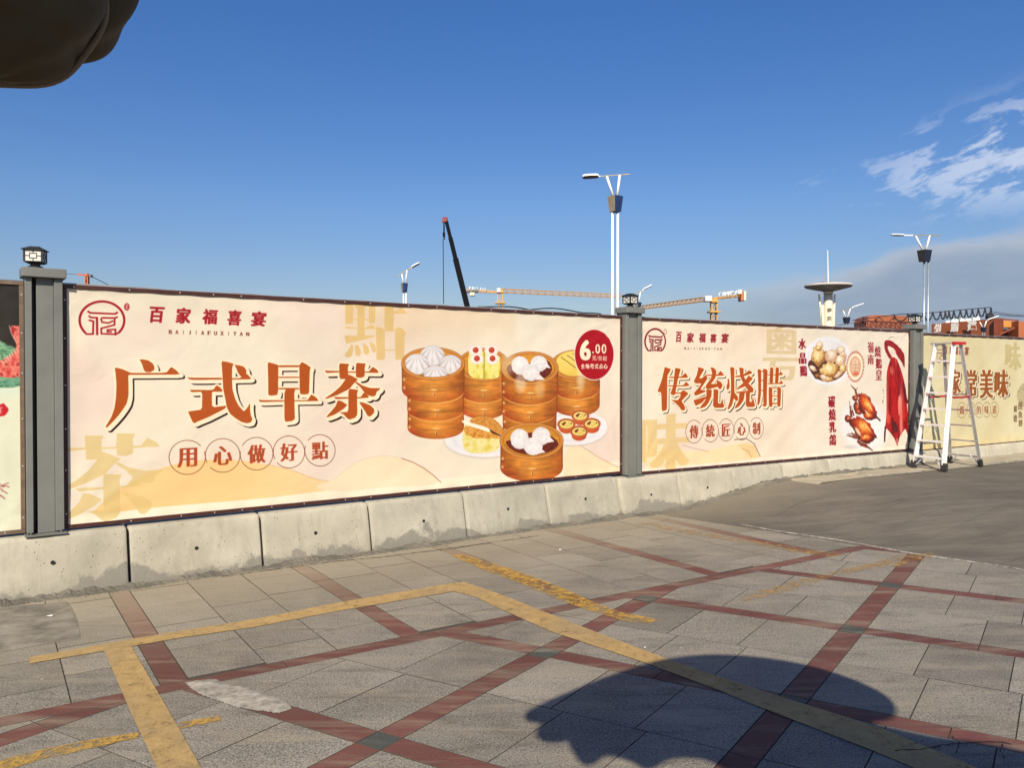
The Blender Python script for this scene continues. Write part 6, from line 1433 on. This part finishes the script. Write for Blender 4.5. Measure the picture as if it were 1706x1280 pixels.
# loose black cable lying on top of the hoarding
def top_cable():
    p = PAN[1]; pts = []
    for k in range(50):
        t = 3.9+k*.036; o = Vector(p['a'])+Vector(p['u'])*t-Vector(p['n'])*.06; f = k/49; pts.append((o.x, o.y, p['zt']+.015+.035*math.sin(math.pi*f)*abs(math.sin(f*7+.4))))
    m_ = MB(); m_.tube(pts, .0075, 6); tag(m_.build('loose_cable', M['blackhose'], None, True), 'loose black cable lying along the top of the dim sum panel', 'cable')
top_cable()

# ------------------------------------------------------------------ two carved stone lobes at top left; added unseen casters shade the paving
def lobes_and_caster():
    e = empty('stone_lobes_and_caster', (1.2, -1.6, 0)); tag(e, 'dark brown carved stone lobes hanging into the top left corner', 'stone carving')
    def ell(c_, r_, name, seg=(40, 24), groove=0, am=.006):
        m_ = MB(); ns_, nr = seg; vs = []
        for i in range(nr+1):
            th = math.pi*i/nr
            for j in range(ns_):
                ph = 2*math.pi*j/ns_; k = 1+am/max(r_)*math.sin(ph*5+th*4)*math.sin(th)
                if groove: k -= .035*math.exp(-((th-groove)/.07)**2)
                vs.append((c_[0]-e.location.x+r_[0]*k*math.sin(th)*math.cos(ph), c_[1]-e.location.y+r_[1]*k*math.sin(th)*math.sin(ph), c_[2]+r_[2]*k*math.cos(th)))
        m_.add(vs, [(i*ns_+j, (i+1)*ns_+j, (i+1)*ns_+(j+1) % ns_, i*ns_+(j+1) % ns_) for i in range(nr) for j in range(ns_)]); return m_.build(name, M['darkstone'], e, True)
    k_ = .5; a_ = at(-10, -30, k_); ell(a_, (.0605, .0605, .0605), 'carved_lobe', (64, 48), 2.25, .003)
    b_ = at(80, -40, k_+.05); ell(b_, (.056, .05, .058), 'carved_lobe', (64, 48), 0, .003)
    # moulded rim in a paler tone, running round the first lobe
    c0 = Vector(a_); m_ = MB(); pts = []
    ax = (Vector((0, 0, CAMZ))-c0).normalized(); s_ = ax.cross(Vector((0, 0, 1))).normalized(); u_ = s_.cross(ax)
    for k in range(41):
        an = math.radians(-100+k*4.6); w_ = 1+.02*math.sin(k*.55); pts.append(c0-e.location+ax*.008+(s_*math.sin(an)-u_*math.cos(an))*.0605*w_)
    m_.tube(pts, .0022, 8); m_.build('moulded_rim', mat_simple('pale_stone_edge', (.22, .17, .115), .7), e, True)
    sx, sy = math.sin(SUN_AZ-math.pi)/math.tan(SUN_EL), math.cos(SUN_AZ-math.pi)/math.tan(SUN_EL); zc = 2.70
    ell((-.36, .08, 2.265), (.115, .09, .095), 'lobe_sun_blocker')  # added out of view to keep the sun off the lobes
    def plate_(px, name, zb_, zt_, sc_):
        """unseen shadow caster: ground shadow outline cast back to height zb_, domed top"""
        q = [gnd(x, y).xy for x, y in px]; q = [(p.x-sx*zb_, p.y-sy*zb_) for p in q]
        for _ in range(2): q = [p for a1_, b1_ in zip(q, q[1:]+q[:1]) for p in ((a1_[0]*.75+b1_[0]*.25, a1_[1]*.75+b1_[1]*.25), (a1_[0]*.25+b1_[0]*.75, a1_[1]*.25+b1_[1]*.75))]
        cx_, cy_ = sum(p[0] for p in q)/len(q), sum(p[1] for p in q)/len(q); n_ = len(q); m_ = MB(); vs = []
        for f, z in ((.94, zb_-.012), (1., zb_), (1., zb_+.03), (.8, zb_+.09), (sc_, zt_)): vs += [(cx_+(x-cx_)*f-e.location.x, cy_+(y-cy_)*f-e.location.y, z) for x, y in q]
        m_.add(vs, [(r_*n_+i, r_*n_+(i+1) % n_, (r_+1)*n_+(i+1) % n_, (r_+1)*n_+i) for r_ in range(4) for i in range(n_)]+[tuple(range(n_-1, -1, -1)), tuple(4*n_+i for i in range(n_))]); m_.build(name, M['darkstone'], e)
    plate_([(868,1196),(900,1178),(950,1157),(1020,1128),(1090,1106),(1150,1096),(1210,1094),(1290,1101),(1370,1117),(1440,1142),(1486,1166),(1496,1184),(1490,1200),(1450,1205),(1400,1230),(1380,1330),(1240,1330),(1200,1270),(1120,1262),(1080,1290),(1050,1268),(1000,1258),(975,1285),(950,1250),(938,1215),(932,1238),(905,1240),(888,1222),(915,1206),(885,1206)], 'shadow_caster_plate', zc, zc+.2, .35)  # unseen, added to throw the domed shadow on the paving
    plate_([(1380,1250),(1400,1215),(1440,1207),(1500,1222),(1570,1236),(1640,1243),(1710,1256),(1800,1290),(1900,1400),(1800,1600),(1400,1600),(1340,1400)], 'shadow_caster_plate', zc+.06, zc+.3, .35)  # unseen, added to throw the right-hand ground shadow
    m_ = MB(); m_.tube([Vector((1.25, -1.05, 2.75))-e.location, Vector((.3, -.85, 2.72))-e.location, Vector((-.30, -.45, 2.58))-e.location, Vector((-.38, .08, 2.27))-e.location, Vector((-.34, .46, 2.02))-e.location], [.07, .07, .06, .045, .035], 12); m_.build('unseen_arm', M['darkstone'], e, True)  # unseen arm, routed so its own shadow stays out of view
    m_ = MB(); m_.tube([(0, 0, 0), (0, 0, 1.6), (.02, .2, 2.4), (.05, .55, zc+.06), (-.2, 1.6, zc+.09)], [.2, .17, .16, .12, .06], 20); m_.build('unseen_column', M['darkstone'], e, True)  # unseen column holding the casters, placed so its shadow misses the view
lobes_and_caster()
